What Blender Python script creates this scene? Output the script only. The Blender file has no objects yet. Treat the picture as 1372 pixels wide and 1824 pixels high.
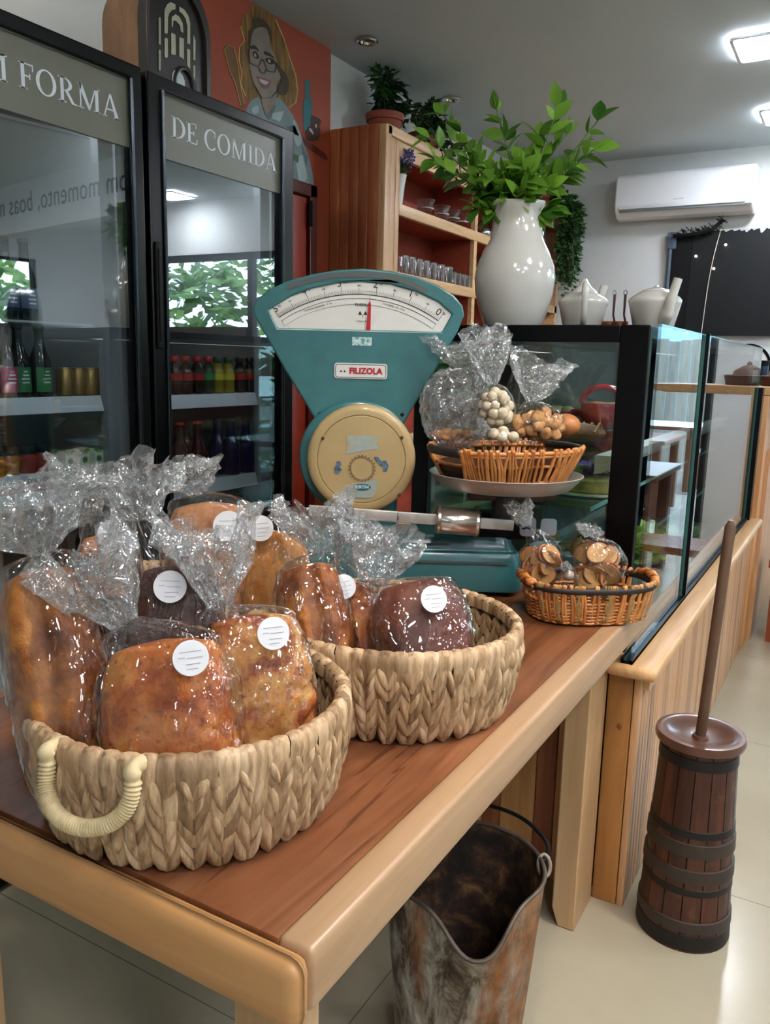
import bpy, bmesh, math, random
from mathutils import Vector, Matrix, noise
from mathutils.geometry import tessellate_polygon
random.seed(7)
S = bpy.context.scene
COL = S.collection
pi = math.pi

# ------------------------------------------------------------ camera
W, H, FPX = 1372, 1824, 1450.0
YAW, PITCH, ROLL, EYE = math.radians(29.9), math.atan(.1855), .0245, 1.4
F0 = Vector((-math.sin(YAW), math.cos(YAW), 0)); R0 = Vector((math.cos(YAW), math.sin(YAW), 0)); Z0 = Vector((0, 0, 1))
FW = F0*math.cos(PITCH) - Z0*math.sin(PITCH)
U1 = F0*math.sin(PITCH) + Z0*math.cos(PITCH)
RT = R0*math.cos(ROLL) + U1*math.sin(ROLL)
UP = U1*math.cos(ROLL) - R0*math.sin(ROLL)
EYEP = Vector((0, 0, EYE))
cd = bpy.data.cameras.new('camera'); cam = bpy.data.objects.new('camera', cd); COL.objects.link(cam)
cam.matrix_world = Matrix(((RT.x, UP.x, -FW.x, 0), (RT.y, UP.y, -FW.y, 0), (RT.z, UP.z, -FW.z, EYE), (0, 0, 0, 1)))
cd.sensor_fit = 'VERTICAL'; cd.sensor_height = 24.0; cd.lens = FPX/H*24.0; cd.clip_start = .02
S.camera = cam

# ------------------------------------------------------------ light, world, exposure
S.view_settings.view_transform = 'Standard'; S.view_settings.look = 'None'
S.view_settings.gamma = 1.0; S.view_settings.exposure = 2.6; S.view_settings.use_curve_mapping = False
S.cycles.transparent_max_bounces = 40; S.cycles.max_bounces = 10; S.cycles.diffuse_bounces = 4
S.cycles.glossy_bounces = 5; S.cycles.caustics_reflective = False; S.cycles.caustics_refractive = False
S.cycles.sample_clamp_indirect = 8.0
LAMP_W, SPOT_W, SKY_W = 17.0, 17.0, 2.4
wd = bpy.data.worlds.new('sky'); S.world = wd; wd.use_nodes = True
wn = wd.node_tree; bg = wn.nodes['Background']
sky = wn.nodes.new('ShaderNodeTexSky'); sky.sky_type = 'HOSEK_WILKIE'; sky.turbidity = 5.0; sky.sun_direction = (-.5, -.6, .62)
mixs = wn.nodes.new('ShaderNodeMix'); mixs.data_type = 'RGBA'; mixs.inputs[0].default_value = .55
mixs.inputs[7].default_value = (.62, .82, 1.0, 1)
wn.links.new(sky.outputs[0], mixs.inputs[6]); wn.links.new(mixs.outputs[2], bg.inputs[0]); bg.inputs[1].default_value = SKY_W

def area(name, loc, rot, sx, sy, w, col):
    l = bpy.data.lights.new(name, 'AREA'); l.shape = 'RECTANGLE'; l.size = sx; l.size_y = sy; l.energy = w; l.color = col
    o = bpy.data.objects.new(name, l); COL.objects.link(o); o.location = loc; o.rotation_euler = rot; return o
# portals: they only guide the sampling of the sky through the real window openings
area('portal_side', (6.25, 1.6, 2.1), (0, math.radians(90), 0), .8, 7.2, 1, (1, 1, 1)).data.cycles.is_portal = True
area('portal_end', (.93, 6.75, 1.2), (math.radians(-90), 0, 0), 1.6, 2.4, 1, (1, 1, 1)).data.cycles.is_portal = True
area('portal_end', (3.4, 6.75, 2.05), (math.radians(-90), 0, 0), 3.2, .7, 1, (1, 1, 1)).data.cycles.is_portal = True

# ------------------------------------------------------------ pixel helpers: a point of the photo at a known real distance
def ray(x, y): return FW + RT*((x-W/2)/FPX) - UP*((y-H/2)/FPX)
def atX(x, y, v): d = ray(x, y); return EYEP + d*(v/d.x)
def atY(x, y, v): d = ray(x, y); return EYEP + d*(v/d.y)
def atZ(x, y, v): d = ray(x, y); return EYEP + d*((v-EYE)/d.z)
def atD(x, y, D): d = ray(x, y); return EYEP + d*(D/d.dot(F0))
def atDZ(x, D, z):
    a, b = -2000., 5000.
    for _ in range(50):
        m = (a+b)/2
        if atD(x, m, D).z > z: a = m
        else: b = m
    return atD(x, a, D)

# ------------------------------------------------------------ materials
MATS = {}
def nt(name):
    m = bpy.data.materials.new(name); m.use_nodes = True
    return m, m.node_tree.nodes, m.node_tree.links, m.node_tree.nodes['Principled BSDF']
def rgb(c):
    if isinstance(c, str):
        c = [int(c[i:i+2], 16)/255 for i in (0, 2, 4)]
        c = [x/12.92 if x <= .04045 else ((x+.055)/1.055)**2.4 for x in c]
    return (c[0], c[1], c[2], 1)
def coords(n, l, scale=(1, 1, 1), kind='Object'):
    t = n.new('ShaderNodeTexCoord'); mp = n.new('ShaderNodeMapping'); mp.inputs['Scale'].default_value = scale
    l.new(t.outputs[kind], mp.inputs[0]); return mp.outputs[0]
def noi(n, l, vec, scale, detail=4, rough=.55, dist=0):
    t = n.new('ShaderNodeTexNoise'); t.inputs['Scale'].default_value = scale; t.inputs['Detail'].default_value = detail
    t.inputs['Roughness'].default_value = rough; t.inputs['Distortion'].default_value = dist; l.new(vec, t.inputs['Vector']); return t.outputs['Fac']
def ramp(n, l, fac, stops):
    r = n.new('ShaderNodeValToRGB'); e = r.color_ramp.elements
    while len(e) < len(stops): e.new(.5)
    for i, (p, c) in enumerate(stops): e[i].position = p; e[i].color = rgb(c)
    l.new(fac, r.inputs[0]); return r.outputs[0]
def mixc(n, l, fac, a, b, mode='MIX'):
    m = n.new('ShaderNodeMix'); m.data_type = 'RGBA'; m.blend_type = mode
    for s, v in ((0, fac), (6, a), (7, b)):
        if hasattr(v, 'links'): l.new(v, m.inputs[s])
        else: m.inputs[s].default_value = v if s == 0 else rgb(v)
    return m.outputs[2]
def bump(n, l, b, h, strength=.3, dist=.002):
    k = n.new('ShaderNodeBump'); k.inputs['Strength'].default_value = strength; k.inputs['Distance'].default_value = dist
    l.new(h, k.inputs['Height']); l.new(k.outputs[0], b.inputs['Normal'])
def plain(name, c, rough=.5, metal=0., emit=None, es=1., coat=0., spec=.5, var=.06, vs=30):
    if name in MATS: return MATS[name]
    m, n, l, b = nt(name)
    b.inputs['Roughness'].default_value = rough; b.inputs['Metallic'].default_value = metal; b.inputs['Specular IOR Level'].default_value = spec
    b.inputs['Coat Weight'].default_value = coat; b.inputs['Coat Roughness'].default_value = .08
    cc = rgb(c)
    if var:
        f = noi(n, l, coords(n, l), vs, 3)
        l.new(ramp(n, l, f, [(.3, [x*(1-var) for x in cc[:3]]), (.7, [min(1, x*(1+var)) for x in cc[:3]])]), b.inputs['Base Color'])
    else: b.inputs['Base Color'].default_value = cc
    if emit is not None:
        b.inputs['Emission Color'].default_value = rgb(emit); b.inputs['Emission Strength'].default_value = es
    MATS[name] = m; return m
def wood(name, stops, axis='z', fine=60, along=4, rough=.45, island=0.0, bumpy=.08, coat=0.1, gs=1.0):
    if name in MATS: return MATS[name]
    m, n, l, b = nt(name)
    sc = {'x': (along, fine, fine), 'y': (fine, along, fine), 'z': (fine, fine, along)}[axis]
    v = coords(n, l, sc); g = n.new('ShaderNodeNewGeometry')
    if island:
        ad = n.new('ShaderNodeVectorMath'); ad.operation = 'ADD'
        ms = n.new('ShaderNodeVectorMath'); ms.operation = 'SCALE'; ms.inputs[3].default_value = 37.0
        cb = n.new('ShaderNodeCombineXYZ')
        for i in range(3): l.new(g.outputs['Random Per Island'], cb.inputs[i])
        l.new(cb.outputs[0], ms.inputs[0]); l.new(v, ad.inputs[0]); l.new(ms.outputs[0], ad.inputs[1]); v = ad.outputs[0]
    f = noi(n, l, v, gs, 6, .6, .6)
    c = ramp(n, l, f, stops)
    if island:
        r = ramp(n, l, g.outputs['Random Per Island'], [(0, (1-island,)*3), (.5, (1, 1-island*.15, 1-island*.3)), (1, (1, 1, 1))])
        c = mixc(n, l, 1.0, c, r, 'MULTIPLY')
    l.new(c, b.inputs['Base Color']); b.inputs['Roughness'].default_value = rough; b.inputs['Coat Weight'].default_value = coat
    b.inputs['Coat Roughness'].default_value = .2
    bump(n, l, b, f, bumpy, .002)
    MATS[name] = m; return m
def schlick(n, l, f0, p=5.0, scale=None):
    lw = n.new('ShaderNodeLayerWeight'); lw.inputs[0].default_value = .5
    a = n.new('ShaderNodeMath'); a.operation = 'POWER'; l.new(lw.outputs['Facing'], a.inputs[0]); a.inputs[1].default_value = p
    k = n.new('ShaderNodeMath'); k.operation = 'MULTIPLY_ADD'; l.new(a.outputs[0], k.inputs[0]); k.inputs[1].default_value = (scale if scale is not None else 1-f0); k.inputs[2].default_value = f0
    return k.outputs[0]
def sheet(name, tint=(.97, .985, .98), f0=.04, rough=0.0, scale=None, milk=0.0, milkc=(.9, .9, .9), crinkle=0.0, cs=60, p=5.0, stretch=1.0):
    """thin clear sheet: glass panes, tumblers, cellophane"""
    if name in MATS: return MATS[name]
    m, n, l, b = nt(name); n.remove(b); out = n['Material Output']
    tr = n.new('ShaderNodeBsdfTransparent'); tr.inputs[0].default_value = rgb(tint)
    gl = n.new('ShaderNodeBsdfGlossy'); gl.inputs['Roughness'].default_value = rough
    mx = n.new('ShaderNodeMixShader'); l.new(schlick(n, l, f0, p, scale), mx.inputs[0]); l.new(tr.outputs[0], mx.inputs[1]); l.new(gl.outputs[0], mx.inputs[2])
    last = mx.outputs[0]
    if milk:
        df = n.new('ShaderNodeBsdfDiffuse'); df.inputs[0].default_value = rgb(milkc)
        tl = n.new('ShaderNodeBsdfTranslucent'); tl.inputs[0].default_value = rgb(milkc)
        ad = n.new('ShaderNodeMixShader'); ad.inputs[0].default_value = .5; l.new(df.outputs[0], ad.inputs[1]); l.new(tl.outputs[0], ad.inputs[2])
        m2 = n.new('ShaderNodeMixShader'); m2.inputs[0].default_value = milk; l.new(last, m2.inputs[1]); l.new(ad.outputs[0], m2.inputs[2]); last = m2.outputs[0]
    if crinkle:
        vc = coords(n, l, (1, 1, stretch))
        def ridge(sc, wd, ds):
            q = noi(n, l, vc, sc, 2, .5, ds); u = n.new('ShaderNodeMath'); u.operation = 'SUBTRACT'; l.new(q, u.inputs[0]); u.inputs[1].default_value = .5
            w = n.new('ShaderNodeMath'); w.operation = 'ABSOLUTE'; l.new(u.outputs[0], w.inputs[0])
            z = n.new('ShaderNodeMath'); z.operation = 'MULTIPLY_ADD'; z.use_clamp = True; l.new(w.outputs[0], z.inputs[0]); z.inputs[1].default_value = -1/wd; z.inputs[2].default_value = 1; return z.outputs[0]
        def plus(a, b_, wgt):
            z = n.new('ShaderNodeMath'); z.operation = 'MULTIPLY_ADD'; l.new(b_, z.inputs[0]); z.inputs[1].default_value = wgt; l.new(a, z.inputs[2]); return z.outputs[0]
        f = plus(plus(noi(n, l, vc, cs, 2, .5, 1.0), ridge(cs*.45, .05, 1.6), 1.3), ridge(cs*.9, .06, 1.2), .6)
        k = n.new('ShaderNodeBump'); k.inputs['Strength'].default_value = crinkle; k.inputs['Distance'].default_value = .0035
        l.new(f, k.inputs['Height']); l.new(k.outputs[0], gl.inputs['Normal'])
    l.new(last, out.inputs[0]); MATS[name] = m; return m

# ------------------------------------------------------------ mesh builder
class MB:
    def __init__(s): s.v = []; s.f = []
    def add(s, vs, fs, M=None):
        o = len(s.v)
        s.v += [tuple(M @ Vector(v)) if M else tuple(v) for v in vs]
        s.f += [tuple(i+o for i in f) for f in fs]; return s
    def box(s, lo, hi, M=None, r=0.0):
        x0, y0, z0 = lo; x1, y1, z1 = hi
        if r <= 0:
            v = [(x0,y0,z0),(x1,y0,z0),(x1,y1,z0),(x0,y1,z0),(x0,y0,z1),(x1,y0,z1),(x1,y1,z1),(x0,y1,z1)]
            return s.add(v, [(0,3,2,1),(4,5,6,7),(0,1,5,4),(1,2,6,5),(2,3,7,6),(3,0,4,7)], M)
        bm = bmesh.new(); bmesh.ops.create_cube(bm, size=1)
        for q in bm.verts: q.co = Vector(((x0+x1)/2+q.co.x*(x1-x0), (y0+y1)/2+q.co.y*(y1-y0), (z0+z1)/2+q.co.z*(z1-z0)))
        bmesh.ops.bevel(bm, geom=bm.edges[:], offset=r, segments=3, profile=.5, affect='EDGES')
        bm.verts.ensure_lookup_table(); bm.verts.index_update()
        s.add([q.co for q in bm.verts], [[q.index for q in f.verts] for f in bm.faces], M); bm.free(); return s
    def loft(s, rings, closed=True, caps=True, M=None):
        n = len(rings[0]); v = [p for r in rings for p in r]; f = []
        for i in range(len(rings)-1):
            for j in range(n if closed else n-1):
                a = i*n+j; b = i*n+(j+1) % n; f.append((a, b, b+n, a+n))
        if caps and closed:
            f.append(tuple(range(n))[::-1]); f.append(tuple((len(rings)-1)*n+j for j in range(n)))
        return s.add(v, f, M)
    def lathe(s, prof, n=32, M=None, caps=True, sx=1, sy=1):
        return s.loft([[(r*math.cos(2*pi*j/n)*sx, r*math.sin(2*pi*j/n)*sy, z) for j in range(n)] for r, z in prof], True, caps, M)
    def tube(s, pts, r, n=8, M=None, closed=False, caps=True, twist=0, sq=1.0):
        pts = [Vector(p) for p in pts]; k = len(pts); rs = r if isinstance(r, (list, tuple)) else [r]*k
        rings = []; up = None
        for i in range(k):
            if closed: t = pts[(i+1) % k]-pts[i-1]
            else: t = pts[min(i+1, k-1)]-pts[max(i-1, 0)]
            t.normalize()
            if up is None: up = t.orthogonal().normalized() if abs(t.z) > .9 else Vector((0, 0, 1))
            a = (up - t*up.dot(t))
            a = a.normalized() if a.length > 1e-6 else t.orthogonal().normalized()
            up = a; b = t.cross(a)
            rings.append([pts[i]+(a*math.cos(2*pi*j/n+twist*i)+b*math.sin(2*pi*j/n+twist*i)*sq)*rs[i] for j in range(n)])
        if closed: rings.append(rings[0])
        return s.loft(rings, True, caps and not closed, M)
    def cyl(s, a, b, r, n=20, r2=None):
        return s.tube([a, b], [r, r if r2 is None else r2], n)
    def prism(s, poly, t, M=None, holes=()):
        """poly in XZ (x, z), thickness along +y from 0 to t"""
        loops = [list(poly)]+[list(h) for h in holes]
        flat = [p for L in loops for p in L]; k = len(flat)
        tri = tessellate_polygon([[Vector((p[0], p[1], 0)) for p in L] for L in loops])
        v = [(p[0], 0, p[1]) for p in flat]+[(p[0], t, p[1]) for p in flat]; f = []
        for a, b, c in tri:
            n_ = (Vector((flat[b][0]-flat[a][0], flat[b][1]-flat[a][1])).to_3d().cross(Vector((flat[c][0]-flat[a][0], flat[c][1]-flat[a][1])).to_3d())).z
            if n_ < 0: b, c = c, b
            f.append((a, b, c)); f.append((a+k, c+k, b+k))
        o = 0
        for li, L in enumerate(loops):
            m = len(L); ar = sum(L[i][0]*L[(i+1) % m][1]-L[(i+1) % m][0]*L[i][1] for i in range(m))
            for i in range(m):
                a, b = o+i, o+(i+1) % m
                if (ar > 0) == (li == 0): f.append((a, a+k, b+k, b))
                else: f.append((a, b, b+k, a+k))
            o += m
        return s.add(v, f, M)
    def ball(s, c, r, n=12, m=8, sc=(1, 1, 1), M=None):
        T = Matrix.Translation(Vector(c)) @ Matrix.Diagonal((sc[0], sc[1], sc[2], 1))
        if M: T = M @ T
        prof = [(max(1e-5, r*math.sin(pi*i/m)), -r*math.cos(pi*i/m)) for i in range(m+1)]
        return s.lathe(prof, n, T)
    def build(s, name, m, parent=None, smooth=None, bevel=0, loc=None, rot=None, kind=None):
        me = bpy.data.meshes.new(name); me.from_pydata(s.v, [], s.f); me.validate()
        bm = bmesh.new(); bm.from_mesh(me); bmesh.ops.recalc_face_normals(bm, faces=bm.faces); bm.to_mesh(me); bm.free()
        if smooth is None: smooth = 40
        if smooth:
            me.polygons.foreach_set('use_smooth', [True]*len(me.polygons))
            if smooth is not True: me.set_sharp_from_angle(angle=math.radians(smooth))
        o = bpy.data.objects.new(name, me); COL.objects.link(o); me.materials.append(m)
        if parent: o.parent = parent
        if loc is not None: o.location = loc
        if rot is not None: o.rotation_euler = rot
        if bevel:
            k = o.modifiers.new('bevel', 'BEVEL'); k.width = bevel; k.segments = 3; k.limit_method = 'ANGLE'; k.angle_limit = math.radians(40)
        if kind: o['kind'] = kind
        return o

def tag(o, label=None, cat=None, group=None, kind=None):
    if label: o['label'] = label
    if cat: o['category'] = cat
    if group: o['group'] = group
    if kind: o['kind'] = kind
    return o
def thing(name, label, cat, loc=(0, 0, 0), rz=0, group=None):
    o = bpy.data.objects.new(name, None); COL.objects.link(o); o.empty_display_size = .05
    o.location = loc; o.rotation_euler = (0, 0, rz); return tag(o, label, cat, group)
def dup(o, loc, rz=None, label=None, group=None, scale=None):
    r = o.copy(); COL.objects.link(r); r.location = loc
    if rz is not None: r.rotation_euler = (0, 0, rz)
    if scale is not None: r.scale = (scale,)*3
    if label: r['label'] = label
    if group: r['group'] = group
    for ch in [c for c in bpy.data.objects if c.parent == o]:
        c = ch.copy(); COL.objects.link(c); c.parent = r
        for g in [q for q in bpy.data.objects if q.parent == ch]:
            d = g.copy(); COL.objects.link(d); d.parent = c
    return r
def text(s, name, size, m, parent, M, ext=.0006, ax='CENTER', space=1.0, bold=0.0):
    cu = bpy.data.curves.new(name, 'FONT'); cu.body = s; cu.size = size; cu.extrude = ext; cu.align_x = ax; cu.align_y = 'CENTER'; cu.space_character = space; cu.offset = bold
    t = bpy.data.objects.new(name, cu)
    me = bpy.data.meshes.new_from_object(t); bpy.data.objects.remove(t)
    o = bpy.data.objects.new(name, me); COL.objects.link(o); me.materials.clear(); me.materials.append(m); o.parent = parent; o.matrix_local = M; return o
def facing(loc, right, up=Vector((0, 0, 1))):
    """matrix whose x is right, y is up, z is outwards"""
    r = Vector(right).normalized(); u = Vector(up).normalized(); n_ = r.cross(u).normalized(); u = n_.cross(r)
    return Matrix(((r.x, u.x, n_.x, loc[0]), (r.y, u.y, n_.y, loc[1]), (r.z, u.z, n_.z, loc[2]), (0, 0, 0, 1)))
def circ(r, n=40, cx=0, cz=0, sz=1): return [(cx+r*math.cos(2*pi*i/n), cz+r*sz*math.sin(2*pi*i/n)) for i in range(n)]
def rrect(x0, z0, x1, z1, r, n=5):
    p = []
    for cx, cz, a in ((x1-r, z1-r, 0), (x0+r, z1-r, pi/2), (x0+r, z0+r, pi), (x1-r, z0+r, 1.5*pi)):
        p += [(cx+r*math.cos(a+pi/2*i/n), cz+r*math.sin(a+pi/2*i/n)) for i in range(n+1)]
    return p
def spline(pts, k=6):
    P = [Vector(p) for p in pts]; P = [P[0]*2-P[1]]+P+[P[-1]*2-P[-2]]; out = []
    for i in range(1, len(P)-2):
        a, b, c, d = P[i-1:i+3]
        for j in range(k):
            t = j/k
            out.append(.5*((2*b)+(c-a)*t+(2*a-5*b+4*c-d)*t*t+(3*b-a-3*c+d)*t**3))
    return out+[P[-2]]
def slab(lo, hi, mat, name, parent=None, r=0, **k): return MB().box(lo, hi, r=r).build(name, mat, parent, **k)
ORD = ['first', 'second', 'third', 'fourth', 'fifth', 'sixth', 'seventh', 'eighth', 'ninth', 'tenth']
# ------------------------------------------------------------ palette
M_wall = plain('white_wall_paint', 'cfd2d1', .7, var=.03, vs=3)
M_ceil = plain('ceiling_paint', 'c3cfd3', .8, var=.02, vs=2)
M_black = plain('black_metal', '050506', .3, var=0, spec=.22)
M_blackm = plain('black_matte', '0c0d0e', .6, spec=.2)
M_steel = plain('brushed_steel', '9a9896', .32, 1.0, var=.05)
M_chrome = plain('chrome', 'd8d8d8', .15, 1.0, var=0)
M_white = plain('white_plastic', 'e3e6e8', .35, var=0)
M_lamp = plain('lamp_diffuser', 'ffffff', .5, emit='f3f6ff', es=LAMP_W, var=0)
M_teal = None
W_pine = wood('pine_wood', [(.2, 'b98452'), (.5, 'cfa06c'), (.8, 'dcb384')], 'y', 45, 3, .4)
W_pinez = wood('pine_wood_upright', [(.2, 'a8743f'), (.5, 'c08a52'), (.8, 'd2a26a')], 'z', 40, 3, .45)
W_slat = wood('cedar_slats', [(.2, 'a87550'), (.5, 'c6986e'), (.8, 'd8b08a')], 'z', 50, 3, .45, island=.45)
W_edge = wood('pale_table_edging', [(.2, '957250'), (.5, 'a88664'), (.85, 'b49374')], 'y', 30, 2, .4, bumpy=.04)
W_edgex = wood('pale_table_edging_cross', [(.2, 'a97645'), (.5, 'b98754'), (.85, 'c49563')], 'x', 30, 2, .4, bumpy=.04)
W_red = wood('red_cedar', [(.15, '7a3a1e'), (.5, 'a05834'), (.8, 'b97848')], 'z', 40, 3, .5, island=.22)
W_shelf = wood('shelf_pine', [(.2, 'b58a5c'), (.5, 'cda677'), (.8, 'd9b78a')], 'y', 40, 3, .45)
M_orange = plain('terracotta_paint', '9c4529', .62, var=.05, vs=2)
M_inred = plain('brick_red_paint', '9a4029', .65, var=.08, vs=4)
G_glass = sheet('clear_glass', (.965, .985, .98), .045)

def struct(name, bm, m, **k):
    o = bm.build(name, m, **k); o['kind'] = 'structure'; return o

# ------------------------------------------------------------ floor
m, n, l, b = nt('porcelain_floor_tiles')
v = coords(n, l)
bk = n.new('ShaderNodeTexBrick'); bk.offset = 0; bk.inputs['Scale'].default_value = 1.0; bk.inputs['Mortar Size'].default_value = .0016
bk.inputs['Brick Width'].default_value = 1.03; bk.inputs['Row Height'].default_value = 1.03; bk.inputs['Mortar Smooth'].default_value = .3
mp = n.new('ShaderNodeMapping'); mp.inputs['Location'].default_value = (.8+2.06, -.14+1.03-.0, 0); l.new(v, mp.inputs[0]); l.new(mp.outputs[0], bk.inputs['Vector'])
f = noi(n, l, v, 1.6, 6); c = ramp(n, l, f, [(.3, 'a0967f'), (.7, 'ada38c')])
l.new(mixc(n, l, bk.outputs['Fac'], c, '6f6858'), b.inputs['Base Color']); b.inputs['Roughness'].default_value = .2
b.inputs['Specular IOR Level'].default_value = .45
struct('floor', MB().box((-2.7, -3.1, -.1), (6.1, 6.6, 0)), m)
struct('ceiling', MB().box((-2.7, -3.1, 2.93), (6.1, 6.7, 3.05)), M_ceil)
struct('wall_left', MB().box((-2.7, -3.1, 0), (-2.5, 2.70, 2.93)), M_wall)
struct('wall_left_painted', MB().box((-2.7, 2.70, 0), (-2.5, 3.69, 2.93)), M_orange)
struct('wall_left_beyond', MB().box((-2.7, 3.69, 0), (-2.53, 4.205, 2.93)).box((-2.7, 4.211, 0), (-2.53, 6.6, 2.93)).box((-2.7, 4.2, 0), (-2.536, 4.215, 2.93)), M_wall)
struct('wall_back', MB().box((-2.7, 6.5, 0), (.1, 6.7, 2.93)).box((.1, 6.5, 2.42), (6.1, 6.7, 2.93)).box((5.0, 6.5, 0), (6.1, 6.7, 2.42)), M_wall)
struct('wall_front', MB().box((-2.7, -3.3, 0), (6.1, -3.0, 2.93)), M_wall)
M_wains = wood('dark_wainscot', [(.3, '2e1d14'), (.7, '45301f')], 'z', 20, 2, .5)
struct('trim_2', MB().box((5.97, -3.0, 0), (5.999, 6.5, 1.72)), M_wains)
struct('wall_right', MB().box((6, -3.1, 0), (6.2, 6.7, 1.7)).box((6, -3.1, 2.5), (6.2, 6.7, 2.93)).box((6, -3.1, 1.7), (6.2, -2, 2.5)).box((6, 5.2, 1.7), (6.2, 6.7, 2.5)), M_wall)
fr = MB()
for y in (-2, -.2, 1.6, 3.4, 5.2): fr.box((6.04, y-.03, 1.7), (6.12, y+.03, 2.5))
fr.box((6.03, -2, 1.68), (6.13, 5.2, 1.73)).box((6.03, -2, 2.47), (6.13, 5.2, 2.52))
struct('window_1', fr, M_blackm)
fr = MB()
for x in (.1, 1.7, 3.35, 4.95): fr.box((x, 6.52, 0), (x+.06, 6.6, 2.42))
fr.box((.1, 6.52, 2.36), (5.0, 6.6, 2.42))
struct('window_2', fr, M_blackm)
struct('trim_3', MB().box((1.76, 6.5, 0), (5.0, 6.7, 1.7)), M_wains)
# deep soffit with a painted motto, on the right of the room (the cooler doors mirror it)
sof = struct('trim_1', MB().box((.55, 4.05, 2.5), (5.2, 4.2, 2.93)), M_wall)
text('bom momento, boas mem', 'painted_motto', .25, M_blackm, sof, facing((3.3, 4.047, 2.74), (1, 0, 0)), space=1.05)

# ------------------------------------------------------------ outdoors beyond the glazed end and the high windows
M_lawn = plain('lawn', '6d8a4c', .9, var=.3, vs=6); M_pave = plain('outdoor_paving', '8f8d84', .85, var=.1, vs=4)
struct('ground', MB().box((-6, 6.7, -.15), (16, 22, -.03)).box((6.2, -8, -.15), (16, 6.7, -.03)), M_pave)
M_fence = wood('weathered_fence_boards', [(.2, '7d7d79'), (.5, '9c9b95'), (.8, 'b4b2ab')], 'z', 12, 1.5, .8, island=.25)
fb = MB(); x = -1.0
for i in range(40): fb.box((x, 12, 0), (x+.14, 12.03, 1.78+.02*math.sin(i*2.3))); x += .15
fo = fb.build('garden_fence', M_fence); fo['kind'] = 'structure'
struct('neighbour_house', MB().box((-1, 17, 0), (4.2, 19, 2.6)).prism([(-1.3, 2.6), (4.5, 2.6), (4.1, 3.3), (-.9, 3.3)], 2.4, Matrix.Translation((0, 16.8, 0))), plain('pale_blue_render', '9cc4e0', .8))
M_leafA = None
def leaf_mat(name, a, b_, tr=.25, rough=.35):
    m, n, l, b = nt(name); g = n.new('ShaderNodeNewGeometry')
    l.new(ramp(n, l, g.outputs['Random Per Island'], [(0, a), (1, b_)]), b.inputs['Base Color'])
    b.inputs['Roughness'].default_value = rough
    tl = n.new('ShaderNodeBsdfTranslucent'); l.new(ramp(n, l, g.outputs['Random Per Island'], [(0, a), (1, b_)]), tl.inputs[0])
    mx = n.new('ShaderNodeMixShader'); mx.inputs[0].default_value = tr; l.new(b.outputs[0], mx.inputs[1]); l.new(tl.outputs[0], mx.inputs[2]); l.new(mx.outputs[0], n['Material Output'].inputs[0]); return m
M_tree = leaf_mat('garden_leaves', '3f6a2c', '8fb45a', .3)
M_bark = wood('bark', [(.3, '4a3a2b'), (.7, '6d5840')], 'z', 20, 4, .9)
def rnd(a, b): return random.uniform(a, b)
def leafcloud(mb, c, r, n_, sz, flat=1.0):
    for _ in range(n_):
        d = Vector((rnd(-1, 1), rnd(-1, 1), rnd(-1, 1)))
        if d.length > 1: d.normalize()
        p = Vector(c)+Vector((d.x*r, d.y*r, d.z*r*flat)); a = Vector((rnd(-1, 1), rnd(-1, 1), rnd(-.6, .8))).normalized(); bb = a.orthogonal().normalized(); s_ = sz*rnd(.6, 1.3)
        mb.add([p-a*s_, p+bb*s_*.4, p+a*s_, p-bb*s_*.4], [(0, 1, 2, 3)])
for i, (x, y, h, r) in enumerate([(2.6, 10.8, 2.3, 1.0), (4.4, 11.3, 3.0, 1.3), (8.0, 4.2, 2.2, 1.5), (8.2, 7.0, 2.4, 1.6), (7.8, 1.7, 2.1, 1.4), (8.2, -.8, 2.3, 1.5), (8.4, 9.6, 2.5, 1.6), (5.9, 9.4, 2.6, 1.3)]):
    t = thing('garden_tree', 'leafy green garden tree outside, %s seen mirrored in the glass' % ORD[i], 'tree', (x, y, -.03), 0, 'garden trees outdoors')
    MB().tube([(0, 0, 0), (.05, 0, h*.5), (0, .05, h*.9)], [.09, .07, .03]).build('trunk', M_bark, t)
    mb = MB()
    for k in range(7): leafcloud(mb, (rnd(-r, r)*.7, rnd(-r, r)*.7, h+rnd(-.9, .5)*r), r*.65, 150, .17)
    mb.build('crown', M_tree, t, smooth=0)

# ------------------------------------------------------------ ceiling lights
def panel_light(x, y, lab):
    t = thing('ceiling_light', lab, 'light', (x, y, 2.93), 0, 'square ceiling light panels')
    MB().prism(rrect(-.175, -.175, .175, .175, .03), .012, Matrix.Rotation(-pi/2, 4, 'X') @ Matrix.Translation((0, 0, 0)), [rrect(-.16, -.16, .16, .16, .02)]).build('frame', M_white, t).location = (0, 0, -.012)
    slab((-.158, -.158, -.011), (.158, .158, -.003), M_lamp, 'diffuser', t)
panel_light(-.545, 4.53, 'bright square light panel nearest the camera on the ceiling')
panel_light(-.545, 5.75, 'bright square light panel at the edge of the photo near the air conditioner')
for i, (x, y) in enumerate([(2.34, 6.1), (3.9, 6.2), (1.6, 3.0), (.75, 1.6), (1.5, .4), (3.6, 2.6), (.9, -.8), (2.5, -1.2)]):  # last two panels added out of view as soft fill on the loaves
    panel_light(x, y, 'square ceiling light panel or added fill panel over the shop floor, %s outside the frame' % ORD[i])
for i, (px, py, lab) in enumerate([(655, 70, 'small chrome recessed spotlight near the mural wall'), (805, 174, 'small chrome recessed spotlight above the leafy branches')]):
    p = atZ(px, py, 2.93)
    t = thing('recessed_spotlight', lab, 'light', p, 0, 'recessed spotlights')
    MB().lathe([(.03, -.002), (.052, -.004), (.052, -.012), (.046, -.016), (.036, -.012), (.032, -.002)], 24, caps=False).build('trim_ring', M_chrome, t)
    MB().lathe([(.031, -.002), (.02, -.006), (.001, -.007)], 20).build('reflector', M_steel, t)
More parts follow.
